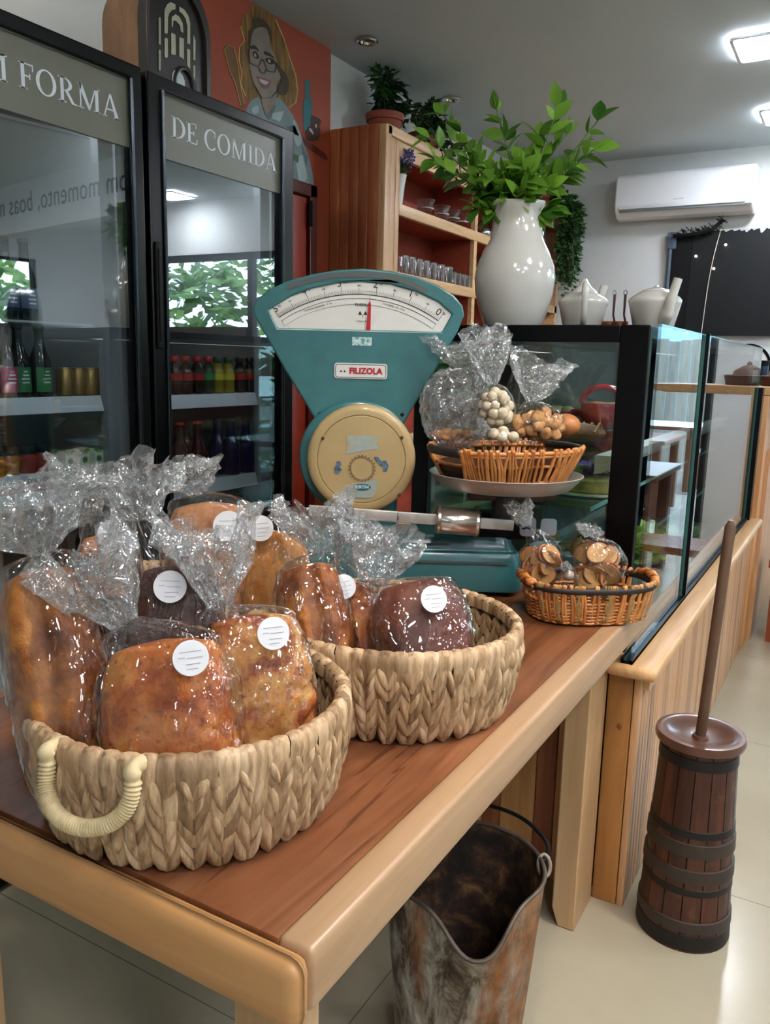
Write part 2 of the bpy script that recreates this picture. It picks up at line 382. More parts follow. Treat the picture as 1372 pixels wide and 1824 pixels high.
# warm down-lights over the table, as in the row of recessed spots, plus added wall fill
def spot(name, loc, to, w, ang, col=(1, .86, .70), r=.06):
    l_ = bpy.data.lights.new(name, 'SPOT'); l_.energy = w; l_.spot_size = math.radians(ang); l_.spot_blend = .8; l_.color = col; l_.shadow_soft_size = r
    o = bpy.data.objects.new(name, l_); COL.objects.link(o); o.location = loc; o.rotation_euler = (Vector(to)-Vector(loc)).to_track_quat('-Z', 'Y').to_euler()
spot('warm_downlight_or_fill', (.25, 1.75, 2.9), (-.65, .9, .85), SPOT_W, 75)
spot('warm_downlight_or_fill', (-1.75, .9, 2.9), (-2.5, 1.9, 2.45), 7, 95, (1, .9, .78))  # added spot with no fitting, brightens the white wall behind the radio
spot('warm_downlight_or_fill', (-.1, .2, 2.9), (-.7, 1.7, 1.2), SPOT_W*.8, 70)

# ------------------------------------------------------------ air conditioner
t = thing('air_conditioner', 'white split air conditioner mounted high on the far wall', 'air conditioner', (-1.26, 6.5, 2.47))
prof = [(0, .02), (0, .315), (-.155, .315), (-.185, .30), (-.2, .26), (-.205, .1), (-.19, .055), (-.14, .012), (-.06, 0)]
MB().loft([[(x, y, z) for y, z in prof] for x in (-.475, .475)]).build('body', M_white, t, bevel=.012, smooth=30)
slab((-.44, -.2075, .062), (.42, -.199, .088), plain('air_conditioner_flap', 'd3d7d9', .4, var=0), 'flap', t, r=.003)
slab((-.43, -.203, .044), (.42, -.19, .0565), plain('shadow_gap_grey', '63686b', .6, var=0), 'air_slot', t)
slab((.425, -.2075, .05), (.468, -.2, .11), plain('air_conditioner_flap', 'd3d7d9'), 'end_cap', t, r=.003)
text('SPRINGER', 'maker_name', .016, plain('faint_grey_print', 'a2a7aa', var=0), t, facing((-.02, -.2055, .112), (1, 0, 0)))
MB().tube([(.62, 6.495, 2.93), (.615, 6.495, 2.86), (.62, 6.495, 2.80), (.6, 6.495, 2.76)], .004).build('x', M_white) if False else None

# ------------------------------------------------------------ dark board, string of lights, wall sign
t = thing('dark_board', 'large black board on the far wall with torn silver edge', 'board', (-1.34, 6.5, 1.64))
slab((.015, -.05, 0), (.15, -.01, .725), M_blackm, 'side_panel', t)
slab((.152, -.045, -.0), (1.35, -.012, .735), plain('board_green_black', '101315', .55, spec=.25), 'panel', t)
MB().tube([(0, -.04, -.2), (0, -.04, .74)], .016, 10).box((-.025, -.06, .62), (.04, -.02, .74), r=.006).build('support_post', plain('blue_grey_steel', '4c5b6c', .45), t)
mb = MB()
for i in range(26):
    x = .32+i*.045+rnd(-.01, .01); z_ = .728-rnd(0, .04)*(1 if 3 < i < 7 else .15); mb.prism([(x, .737), (x+.01, z_), (x+rnd(.015, .03), z_+rnd(0, .006)), (x+.046, .737)], .004, Matrix.Translation((0, -.0495, 0)))
mb.build('torn_silver_edge', plain('torn_silver_film', 'b5bcc0', .4, .4, var=.2), t)
mb = MB()
for i in range(220):
    s_ = rnd(0, 1); p = Vector((.02+.34*s_, -.075+rnd(-.02, .015), .715+.03*s_+ (0.06*max(0, s_-.8)/.2)+rnd(-.025, .02)))
    d = Vector((rnd(-1, 1), rnd(-.6, .6), rnd(-1, 1)))*.03
    mb.add([p, p+d, p+d*.9+Vector((.004, 0, .004)), p+Vector((.004, 0, .004))], [(0, 1, 2, 3)])
mb.tube([(.02, -.075, .71), (.15, -.085, .71), (.28, -.08, .735), (.35, -.07, .8)], .014, 8)
tag(mb.build('tinsel_garland', M_blackm, None, 0, loc=(-1.34, 6.5, 1.64)), 'black tinsel garland lying on the corner of the dark board', 'garland')
t = thing('string_light', 'thin wire of tiny white fairy bulbs hanging down the dark board', 'lights', (-1.34, 6.44, 1.64))
w = spline([(.345, 0, .76), (.31, -.004, .55), (.29, -.004, .35), (.275, -.004, .02), (.272, -.004, -.1)], 6)
MB().tube(w, .0028, 6).build('wire', plain('ivory_wire', 'c8c1ae', .5), t)
for p in ((.318, -.006, .47), (.19, -.014, .56), (.385, -.014, .63), (.175, -.014, .02)):
    MB().ball(p, .0085, 10, 6).build('bulb', plain('fairy_bulb', 'ffffff', .4, emit='fff2d8', es=2.0, var=0), t)
t = thing('wall_sign', 'round white wall sign with a black ring below the dark board', 'sign', (-.735, 6.5, 1.43))
Mf = Matrix.Translation((0, -.03, 0))
MB().prism(circ(.145, 48), .03, Mf).build('plate', M_white, t)
MB().prism(circ(.155, 48), .012, Matrix.Translation((0, -.037, 0)), [circ(.135, 48)]).build('ring', M_black, t)
MB().box((.02, -.034, -.03), (.12, -.031, -.012)).box((.02, -.034, .02), (.12, -.031, .035)).prism([(.0, .06), (.06, .0), (.0, -.0)], .003, Matrix.Translation((0.03, -.034, 0))).build('emblem', M_black, t)

# ------------------------------------------------------------ red door left of the shelf unit
t = thing('red_plank_door', 'dark red wooden door in the terracotta wall behind the scale', 'door', (-2.5, 2.62, 0), pi/2)
MB().box((0, -.03, 0), (.06, .0, 2.25)).box((.86, -.03, 0), (.92, 0, 2.25)).box((0, -.03, 2.19), (.92, 0, 2.25)).build('door_frame', plain('dark_red_gloss', '4f1810', .35), t, bevel=.004)
mb = MB()
for i in range(6): mb.box((.065+i*.132, -.012, .01), (.065+i*.132+.128, 0, 2.185), r=.003)
mb.build('leaf_planks', plain('red_gloss_paint', '8c2a15', .4, var=.1, vs=5), t)
MB().box((.845, -.036, 2.06), (.875, -.028, 2.16)).cyl((.86, -.038, 2.05), (.86, -.038, 2.17), .007, 10).build('hinge', M_blackm, t)

# ------------------------------------------------------------ mural painted on the terracotta wall
t = thing('wall_mural', 'painted mural of a smiling woman with blond hair and glasses', 'mural', (-2.5, 2.9, 2.3))
def flat(polys, name, mcol, lift, parent=t, off=(380, 0), sc=.18634, rough=.6):
    merge = 'line' in name
    mb = MB()
    for P in polys:
        pts = [atX(off[0]+a*sc, off[1]+c*sc, -2.5+lift)-t.location for a, c in P]
        if len(P) >= 5 and not merge:
            k_ = len(pts); sm = []
            for i in range(k_):
                a_, b_, c_, d_ = pts[i-1], pts[i], pts[(i+1) % k_], pts[(i+2) % k_]
                for u in (0, .25, .5, .75): sm.append(.5*((2*b_)+(c_-a_)*u+(2*a_-5*b_+4*c_-d_)*u*u+(3*b_-a_-3*c_+d_)*u**3))
            pts = sm
        q = [(p.y, p.z) for p in pts]
        mb.prism(q, .0012, Matrix(((0, -1, 0, pts[0].x), (1, 0, 0, 0), (0, 0, 1, 0), (0, 0, 0, 1))))
        if not merge: mb.build(name, plain('mural_'+name, mcol, rough, var=.12, vs=18) if isinstance(mcol, str) else mcol, parent, smooth=0); mb = MB()
    if merge: mb.build(name, plain('mural_'+name, mcol, rough, var=.12, vs=18) if isinstance(mcol, str) else mcol, parent, smooth=0)
def arcpoly(pts, w):
    a = [Vector((p[0], p[1], 0)) for p in pts]; L = []; R_ = []
    for i in range(len(a)):
        d = (a[min(i+1, len(a)-1)]-a[max(i-1, 0)]).normalized(); nn = Vector((-d.y, d.x, 0))
        L.append(a[i]+nn*w); R_.append(a[i]-nn*w)
    return [[(L[i].x, L[i].y), (L[i+1].x, L[i+1].y), (R_[i+1].x, R_[i+1].y), (R_[i].x, R_[i].y)] for i in range(len(a)-1)]
hair = [(345, 80), (420, 50), (520, 90), (600, 190), (680, 380), (720, 520), (790, 720), (808, 860), (790, 980), (720, 1032), (650, 985), (560, 930), (480, 940), (380, 970), (300, 920), (260, 800), (270, 700), (245, 560), (250, 450), (300, 390), (260, 250), (310, 130), (360, 160)]
m, n, l, b = nt('mural_hair'); v = coords(n, l, (1, 60, 8))
l.new(ramp(n, l, noi(n, l, v, 1.0, 4), [(.3, '4a3312'), (.5, '76561e'), (.72, '957232')]), b.inputs['Base Color']); b.inputs['Roughness'].default_value = .6
flat([hair], 'hair', m, .001)
flat(arcpoly(hair[3:10], 4)+arcpoly([(310, 920), (262, 800), (272, 700), (247, 560), (252, 450), (300, 390), (262, 250)], 4), 'hair_outline', 'c9a55e', .0022)
flat([[(345, 985), (440, 935), (505, 1110), (610, 930), (720, 1040), (800, 1180), (860, 1350), (930, 1560), (947, 1800), (700, 1800), (640, 1300), (340, 1120)]], 'jacket', '76888c', .002)
flat([[(760, 1150), (800, 1190), (850, 1340), (800, 1400), (770, 1300)], [(780, 1500), (860, 1480), (900, 1700), (830, 1790)], [(560, 1080), (680, 1060), (640, 1160), (560, 1140)], [(360, 1040), (430, 1000), (440, 1080), (380, 1090)]], 'jacket_highlight', '9fb0b2', .0034)
flat([[(500, 1100), (520, 1090), (600, 1000), (560, 1110), (530, 1140)], [(700, 1210), (780, 1200), (820, 1300), (790, 1290)], [(850, 1380), (900, 1500), (890, 1600), (860, 1500)]], 'jacket_fold', '55686c', .0034)
flat([[(775, 1470), (820, 1490), (810, 1560), (770, 1520)]], 'green_badge', '3f6436', .0046)
flat([[(360, 380), (390, 290), (440, 258), (500, 265), (535, 310), (540, 420), (600, 560), (625, 650), (660, 690), (645, 745), (605, 800), (600, 950), (520, 1105), (470, 1000), (455, 930), (400, 820), (360, 700), (345, 560)]], 'face', '82776d', .0034)
flat([[(385, 170), (480, 190), (550, 280), (562, 400), (540, 340), (505, 268), (440, 258), (395, 270)], [(340, 300), (385, 260), (362, 380), (352, 470)], [(560, 560), (640, 640), (720, 760), (700, 900), (610, 880), (650, 740)]], 'dark_roots', '3d3018', .0046)
eye = [[(380, 500), (410, 490), (440, 545), (415, 560), (385, 535)], [(500, 560), (550, 555), (585, 600), (550, 615), (515, 595)]]
flat([[(358, 440), (400, 435), (440, 490), (400, 470), (362, 465)], [(490, 490), (540, 510), (590, 560), (540, 535), (495, 520)]]+eye, 'brows_and_eyes', '241f1c', .0046)
flat([[(392, 515), (405, 510), (412, 540), (398, 542)], [(525, 572), (540, 568), (548, 596), (532, 598)]], 'eye_whites', 'b9b4ac', .0058)
flat(arcpoly([(340, 475), (350, 600), (430, 640), (470, 560)], 4)+arcpoly([(480, 570), (520, 680), (590, 690), (610, 600)], 4)+arcpoly([(440, 650), (455, 690), (490, 700), (510, 660)], 4)+arcpoly([(400, 820), (470, 940), (560, 930), (600, 880)], 3), 'glasses_and_lines', '2f2b28', .0058)
flat([[(415, 730), (470, 745), (550, 775), (530, 830), (490, 848), (450, 810)]], 'lips', '7b4a4c', .0046)
flat([[(440, 755), (480, 765), (530, 785), (505, 808), (465, 795)]], 'teeth', 'b9b7b4', .0058)
flat([[(105, 470), (150, 430), (200, 460), (240, 620), (255, 780), (297, 995), (265, 1012), (210, 790), (160, 680)]], 'wooden_spoon', '6d4a1e', .002)
flat(arcpoly([(265, 1010), (210, 790), (160, 680), (105, 470), (150, 432), (200, 460), (240, 620), (255, 780), (295, 990)], 4), 'spoon_outline', 'b08a4c', .0034)
flat([[(880, 770), (920, 780), (925, 920), (945, 980), (935, 1180), (880, 1250), (862, 1200), (862, 980), (880, 930)]], 'painted_bottle', '1f6c72', .002)
flat([[(940, 1105), (1020, 1140), (1030, 1170), (1010, 1210), (1025, 1250), (1000, 1330), (940, 1350), (900, 1330), (885, 1270), (910, 1215), (935, 1200)]], 'painted_jug', '3b2117', .0034)
flat([[(915, 1240), (930, 1225), (955, 1260), (955, 1290), (940, 1270)], [(975, 1190), (990, 1185), (990, 1225), (978, 1215)]], 'jug_shine', 'b3a69b', .0046)
flat([[(840, 1290), (880, 1330), (1070, 1470), (1075, 1530), (880, 1390)]], 'painted_ledge', '5c2416', .002)
# ------------------------------------------------------------ open shelf unit against the left wall
XC, XB, YA, YB = -2.18, -2.50, 3.69, 6.46
t = thing('shelf_unit', 'tall open pine shelf unit with plank side and brick red inside', 'shelf', (XB, YA, 0))
D_ = XC-XB; L_ = YB-YA
mb = MB()
for i in range(5): mb.box((i*(D_-.03)/5+.0008, 0, 0), ((i+1)*(D_-.03)/5-.0008, .022, 2.555), r=.003)
mb.box((0, .004, 0), (D_-.03, .021, 2.55))
mb.build('plank_side', W_red, t)
mb = MB()
for a, c in ((0, .062), (.065, .125), (.128, .172)): mb.box((D_-.03, a, 0), (D_+(.012 if a == 0 else 0), c, 2.55), r=.004)
mb.build('corner_post', wood('corner_post_pine', [(.2, 'a87850'), (.5, 'c59b70'), (.8, 'd3ad82')], 'z', 40, 3, .45), t)
slab((0, .022, 0), (.02, L_-.03, 2.5), M_inred, 'back_panel', t)
slab((0, .03, 2.46), (D_-.03, L_-.02, 2.50), M_inred, 'underside', t)
slab((0, .022, 2.505), (D_+.012, L_, 2.555), W_shelf, 'top_board', t, r=.006)
MB().box((D_-.03, .172, 2.43), (D_-.004, L_, 2.505)).build('top_rail', W_shelf, t)
for z in (2.205, 1.862, 1.45, 1.0, .5):
    sh = slab((D_-.028, .172, z-.058), (D_, L_, z), W_shelf, 'shelf', t, r=.004)
    slab((.02, .03, z-.05), (D_-.028, L_-.02, z-.004), M_inred, 'shelf_board', sh)
for y in (1.155, 2.05):
    slab((.02, y-.02, .05), (D_-.03, y+.02, 2.46), M_inred, 'divider', t)
    slab((D_-.029, y-.022, .05), (D_-.003, y+.022, 2.46), W_shelf, 'divider_edge', t)
slab((0, L_-.05, 0), (D_, L_, 2.505), W_shelf, 'end_post', t)

M_terra = plain('terracotta_pot', '8a4430', .7, var=.12); M_soil = plain('potting_soil', '2b2018', .95)
M_ivy = leaf_mat('ivy_leaves', '12301a', '2c5a26', .15, .4)
M_stem = plain('green_stem', '3c4a25', .6)
def ivyleaf(mb, p, dirv, s_, up=None):
    a = Vector(dirv).normalized(); u = Vector((rnd(-.5, .5), rnd(-.5, .5), 1)) if up is None else Vector(up)
    b_ = a.cross(u).normalized(); c = b_.cross(a)
    o = [(0, 0), (.35, -.42), (.5, -.2), (.85, -.3), (.8, -.12), (1.1, 0), (.8, .12), (.85, .3), (.5, .2), (.35, .42)]
    vs = [Vector(p)+a*(x*s_)+b_*(y*s_)+c*(-.25*s_*abs(y)-.15*s_*x*x) for x, y in o]
    k = len(vs); vs.append(Vector(p)+a*.5*s_+c*.05*s_)
    mb.add(vs, [(i, (i+1) % k, k) for i in range(k)])
def pot(mb, r, h): mb.lathe([(r*.68, 0), (r*.9, h*.72), (r*1.0, h*.74), (r*1.03, h), (r*.92, h), (r*.86, h*.85), (.001, h*.84)], 28)
def potted(name, lab, p, r, h, vines, n_leaf, sz, spread, group='potted plants on the shelf unit'):
    t = thing(name, lab, 'plant', p, 0, group)
    mb = MB(); pot(mb, r, h); mb.build('pot', M_terra, t)
    MB().lathe([(.001, h*.86), (r*.88, h*.86), (r*.5, h*.9), (.001, h*.93)], 20).build('soil', M_soil, t)
    lv, st = MB(), MB()
    for vv in vines:
        c = spline([Vector(q) for q in vv], 8); st.tube(c, .003, 5)
        for k in range(n_leaf):
            q = c[int(rnd(1, len(c)-1))]; d = Vector((rnd(-1, 1), rnd(-1, 1), rnd(-.7, .5)))
            ivyleaf(lv, q+d*rnd(0, spread), d, sz*rnd(.7, 1.25))
    st.build('stems', M_stem, t); lv.build('foliage', M_ivy, t, smooth=0)
ZT = 2.5552
potted('potted_ivy', 'dark leafy ivy in a terracotta pot at the corner of the shelf top', (-2.36, 4.0, ZT), .10, .13,
       [((0, 0, .12), (.0, .06, .25), (-.02, .12, .34)), ((0, 0, .12), (.02, -.05, .24), (.03, -.1, .3)), ((0, 0, .12), (.04, .12, .2), (.06, .24, .22)), ((0, 0, .12), (.1, .14, .16), (.2, .22, .05), (.24, .26, -.1)), ((0, 0, .12), (0, .03, .3), (0, .05, .34))], 42, .065, .06)
potted('potted_ivy', 'dark leafy ivy in a terracotta pot behind the corner pot on the shelf', (-2.33, 4.4, ZT), .10, .12,
       [((0, 0, .12), (0, .05, .22), (0, .12, .27)), ((0, 0, .12), (.05, -.06, .22), (.06, -.12, .24)), ((0, 0, .12), (.1, .03, .14), (.18, .06, .02), (.2, .08, -.1))], 42, .065, .06)
M_ivy2 = leaf_mat('trailing_ivy_leaves', '1a3f22', '4c7a3a', .2, .45)
t = thing('trailing_ivy', 'trailing ivy hanging down from the far end of the shelf unit', 'plant', (-2.28, 6.3, ZT), 0, 'potted plants on the shelf unit')
mb = MB(); pot(mb, .1, .12); mb.build('pot', M_terra, t)
lv, st = MB(), MB()
for k in range(15):
    a = rnd(-.06, .14); dx = rnd(.12, .28)
    c = spline([(0, 0, .11), (dx*.6, a*.6-.02, .12), (dx, a, .0), (dx+rnd(-.02, .02), a+rnd(-.04, .04), -.25*rnd(.4, 1)), (dx+rnd(-.03, .03), a+rnd(-.07, .07), -.62*rnd(.35, 1))], 7)
    st.tube(c, .0025, 4)
    for q in c[3:]:
        for _ in range(4): d = Vector((rnd(-.3, 1), rnd(-1, 1), rnd(-1, .3))); ivyleaf(lv, q+d*.03, d, .042*rnd(.7, 1.3))
st.build('stems', M_stem, t); lv.build('foliage', M_ivy2, t, smooth=0)

t = thing('lavender_pot', 'violet lavender in a slim white pot on the upper shelf', 'plant', (-2.235, 3.93, 2.2052), 0)
MB().lathe([(.03, 0), (.04, .1), (.05, .155), (.045, .155), (.035, .1), (.001, .08)], 24).build('pot', plain('white_ceramic', 'd6d4cc', .2, var=.02, coat=.4), t)
lv, fl = MB(), MB()
for k in range(34):
    a = rnd(0, 2*pi); r = rnd(.02, .1); tip = Vector((r*math.cos(a), r*math.sin(a), rnd(.2, .27)))
    lv.tube([(0, 0, .1), tip*.6+Vector((0, 0, .06)), tip], .0015, 4)
    for j in range(6): q = tip+Vector((rnd(-.012, .012), rnd(-.012, .012), rnd(-.035, .02))); fl.ball(q, .0065, 6, 4)
    for j in range(4): ivyleaf(lv, Vector((tip.x*.6, tip.y*.6, rnd(.15, .2))), (rnd(-1, 1), rnd(-1, 1), rnd(.1, 1)), .03)
lv.build('stalks', plain('grey_green_stalk', '5c7050', .7), t); fl.build('blossom', plain('lavender_violet', '58509c', .6, var=.25, vs=60), t)

G_thin = sheet('tumbler_glass', (.88, .90, .90), .12, .02, scale=.9, milk=.07, p=3.0)
def cup_things():
    first = None
    for i, (px, py) in enumerate(((758, 378), (786, 389), (805, 397), (822, 404))):
        p = atX(px, py, -2.27); p.z = 2.2053
        lab = 'fluted glass dessert cup on the upper shelf, %s from the lavender pot' % ORD[i]
        if first is None:
            first = t = thing('dessert_cup', lab, 'cup', p, 0, 'glass dessert cups on the upper shelf')
            n_ = 28; prof = [(.034, 0), (.036, .006), (.016, .016), (.014, .024), (.034, .038), (.044, .05), (.045, .055), (.036, .06), (.05, .095), (.054, .1), (.05, .098)]
            rings = [[((r*(1+.03*math.cos(pi*j)*(z > .055)))*math.cos(2*pi*j/n_), r*(1+.03*math.cos(pi*j)*(z > .055))*math.sin(2*pi*j/n_), z) for j in range(n_)] for r, z in prof]
            MB().loft(rings, caps=False).build('bowl', G_thin, t)
            MB().lathe([(.037, .05), (.046, .05), (.047, .056), (.038, .058)], 28, caps=False).build('band', plain('pink_glaze_band', 'd9b8a8', .3), t)
        else: dup(first, p, None, lab)
cup_things()
first = None
for i, px in enumerate((717, 729, 742, 755, 768, 783, 797)):
    p = atX(px, 490, -2.235+.004*(i % 2)); p.z = 1.8623
    lab = 'clear glass tumbler on the lower shelf, %s from the corner post' % ORD[i]
    if first is None:
        first = tag(MB().lathe([(.026, 0), (.028, .004), (.033, .1), (.031, .1), (.025, .012), (.001, .01)], 24, caps=True).build('glass_tumbler', G_thin, None, 30, loc=p), lab, 'glass', 'glass tumblers on the lower shelf')
    else: o = first.copy(); COL.objects.link(o); o.location = p; o['label'] = lab
first = None
for i, px in enumerate((806, 815, 824, 832)):
    p = atX(px, 510, -2.2); p.z = 1.8623
    lab = 'short shot glass before the green pots, %s from the tumblers' % ORD[i]
    if first is None:
        first = tag(MB().lathe([(.018, 0), (.02, .004), (.024, .07), (.022, .07), (.017, .012), (.001, .01)], 20).build('shot_glass', G_thin, None, 30, loc=p), lab, 'glass', 'shot glasses on the lower shelf')
    else: o = first.copy(); COL.objects.link(o); o.location = p; o['label'] = lab
M_enam = plain('green_enamel', '1d4a22', .15, coat=.6, var=.1)
def enamel_pot(px, xx, s_, lab):
    p = atX(px, 510, xx); p.z = 1.8623
    t = thing('enamel_pot', lab, 'pot', p, math.radians(-20), 'green enamel pots on the lower shelf')
    MB().lathe([(.05*s_, 0), (.056*s_, .01), (.052*s_, .1*s_), (.045*s_, .13*s_), (.046*s_, .133*s_)], 28).build('body', M_enam, t)
    MB().lathe([(.048*s_, .133*s_), (.045*s_, .142*s_), (.02*s_, .158*s_), (.009*s_, .162*s_), (.012*s_, .175*s_), (.001, .18*s_)], 24).build('lid', M_enam, t)
    MB().tube(spline([(.05*s_, 0, .03*s_), (.08*s_, 0, .07*s_), (.095*s_, 0, .125*s_)], 5), [.016*s_]*5+[.011*s_]*6, 10).build('spout', M_enam, t)
    MB().tube(spline([(-.045*s_, 0, .12*s_), (-.09*s_, 0, .1*s_), (-.085*s_, 0, .04*s_), (-.053*s_, 0, .025*s_)], 5), .006*s_, 8).build('handle', M_enam, t)
enamel_pot(808, -2.33, .82, 'smaller green enamel pot behind the shot glasses')
enamel_pot(840, -2.30, 1.0, 'larger green enamel pot with spout beside the white vase')
M_alu = plain('aluminium', 'b4b6b8', .25, .9)
for i, (px, s_, lab) in enumerate(((861, 1.0, 'small round aluminium pot with dark bail handle on the upper shelf'), (882, .7, 'tiny aluminium pot beside the small round one'))):
    p = atX(px, 425, -2.27); p.z = 2.2053
    t = thing('metal_pot', lab, 'pot', p, 0, 'aluminium pots on the upper shelf')
    MB().lathe([(.03*s_, 0), (.05*s_, .02*s_), (.052*s_, .04*s_), (.042*s_, .06*s_), (.03*s_, .066*s_), (.012*s_, .072*s_), (.001, .075*s_)], 24).build('body', M_alu, t)
    MB().tube([(.05*s_*math.cos(a)*1.0, 0, .045*s_+.075*s_*math.sin(a)) for a in [pi*k/14 for k in range(15)]], .004*s_, 8).build('bail_handle', M_blackm, t)
p = atX(962, 462, -2.25); p.z = 2.2053
t = thing('steel_thermos', 'slim steel thermos flask on the upper shelf right of the vase', 'flask', p)
MB().lathe([(.04, 0), (.042, .01), (.042, .13), (.032, .155), (.028, .16)], 24).build('body', M_steel, t)
MB().lathe([(.03, .16), (.031, .2), (.028, .205), (.001, .206)], 20).build('cap', M_alu, t)
# ------------------------------------------------------------ serif capitals for the cooler headers, built from stems, hairlines and bowls
def _r(a, b_, c, d): return [(a, b_), (c, b_), (c, d), (a, d)]
def _arc(cx, cz, rx, rz, ix, iz, a0, a1, n_=18, sh=0):
    A = [math.radians(a0+(a1-a0)*i/n_) for i in range(n_+1)]
    o = [(cx+rx*math.cos(a), cz+rz*math.sin(a)) for a in A]; q = [(cx+sh+ix*math.cos(a), cz+iz*math.sin(a)) for a in A]
    return [[o[i], o[i+1], q[i+1], q[i]] for i in range(n_)]
SERIF = {
 'I': (.39, [_r(.12, 0, .27, 1), _r(0, 0, .39, .05), _r(0, .95, .39, 1)]),
 'F': (.66, [_r(.1, 0, .25, 1), _r(0, 0, .36, .05), _r(0, .94, .62, 1), _r(.57, .74, .62, .95), _r(.25, .48, .48, .54), _r(.44, .4, .49, .62)]),
 'E': (.72, [_r(.1, 0, .25, 1), _r(0, 0, .66, .06), _r(0, .94, .62, 1), _r(.57, .76, .62, .95), _r(.25, .48, .48, .54), _r(.44, .4, .49, .62), _r(.62, .05, .67, .26)]),
 'D': (.84, [_r(.1, 0, .25, 1), _r(0, 0, .3, .05), _r(0, .95, .3, 1)]+_arc(.28, .5, .55, .5, .38, .445, -90, 90)),
 'O': (.92, _arc(.45, .5, .44, .52, .29, .46, 0, 360, 36)),
 'C': (.80, _arc(.45, .5, .44, .52, .29, .46, 48, 315, 30)+[_r(.68, .66, .73, .96)]),
 'R': (.84, [_r(.1, 0, .25, 1), _r(0, 0, .36, .05), _r(0, .95, .3, 1), [(.3, .46), (.45, .48), (.7, .08), (.86, .03), (.86, 0), (.6, 0)]]+_arc(.27, .73, .37, .27, .21, .215, -90, 90)),
 'M': (1.12, [_r(.1, 0, .16, 1), _r(.84, 0, .99, 1), [(.02, 1), (.22, 1), (.58, .1), (.5, 0)], [(.5, 0), (.56, 0), (.9, 1), (.84, 1)], _r(0, 0, .28, .05), _r(.74, 0, 1.08, .05), _r(.0, .95, .16, 1), _r(.86, .95, 1.08, 1)]),
 'A': (.94, [[(.06, 0), (.13, 0), (.43, .95), (.38, 1)], [(.36, 1), (.46, 1), (.84, 0), (.66, 0)], _r(.2, .3, .62, .36), _r(0, 0, .24, .05), _r(.56, 0, .92, .05)]),
}
def serif_text(s, x0, x1, z0, h, lift, parent):
    tot = sum(.34 if c == ' ' else SERIF[c][0]+.05 for c in s); k = (x1-x0)/tot; mb = MB(); x = x0; out = []
    for c in s:
        if c == ' ': x += .34*k; out.append(mb); mb = MB(); continue
        for P in SERIF[c][1]: mb.prism([(x+a*k, z0+b_*h) for a, b_ in P], .0012, Matrix.Translation((0, -lift, 0)))
        x += (SERIF[c][0]+.05)*k
    for w_ in out+[mb]: w_.build('header_lettering', M_letter, parent, smooth=0)
M_label = plain('olive_header_film', '6b6b5c', .35, var=.02, vs=3); M_letter = plain('white_vinyl', 'd5dade', .5, var=0)
M_liner = plain('cooler_liner', '8d9093', .45, var=.03, vs=5)
M_lip = plain('shelf_front_strip', 'c3c7cb', .35, var=0)
M_wire = plain('white_wire', 'b8bcc0', .4)
G_cool = sheet('cooler_door_glass', (.86, .91, .93), .20, 0.0, scale=.8)
m, n, l, b = nt('ribbed_liner'); v = coords(n, l); wv = n.new('ShaderNodeTexWave'); wv.bands_direction = 'Z'; wv.inputs['Scale'].default_value = 22; l.new(v, wv.inputs[0])
b.inputs['Base Color'].default_value = rgb('94989c'); b.inputs['Roughness'].default_value = .5; bump(n, l, b, wv.outputs['Fac'], .6, .006); M_rib = m
M_dchrome = plain('dark_chrome', '3c4248', .18, .9, var=0)
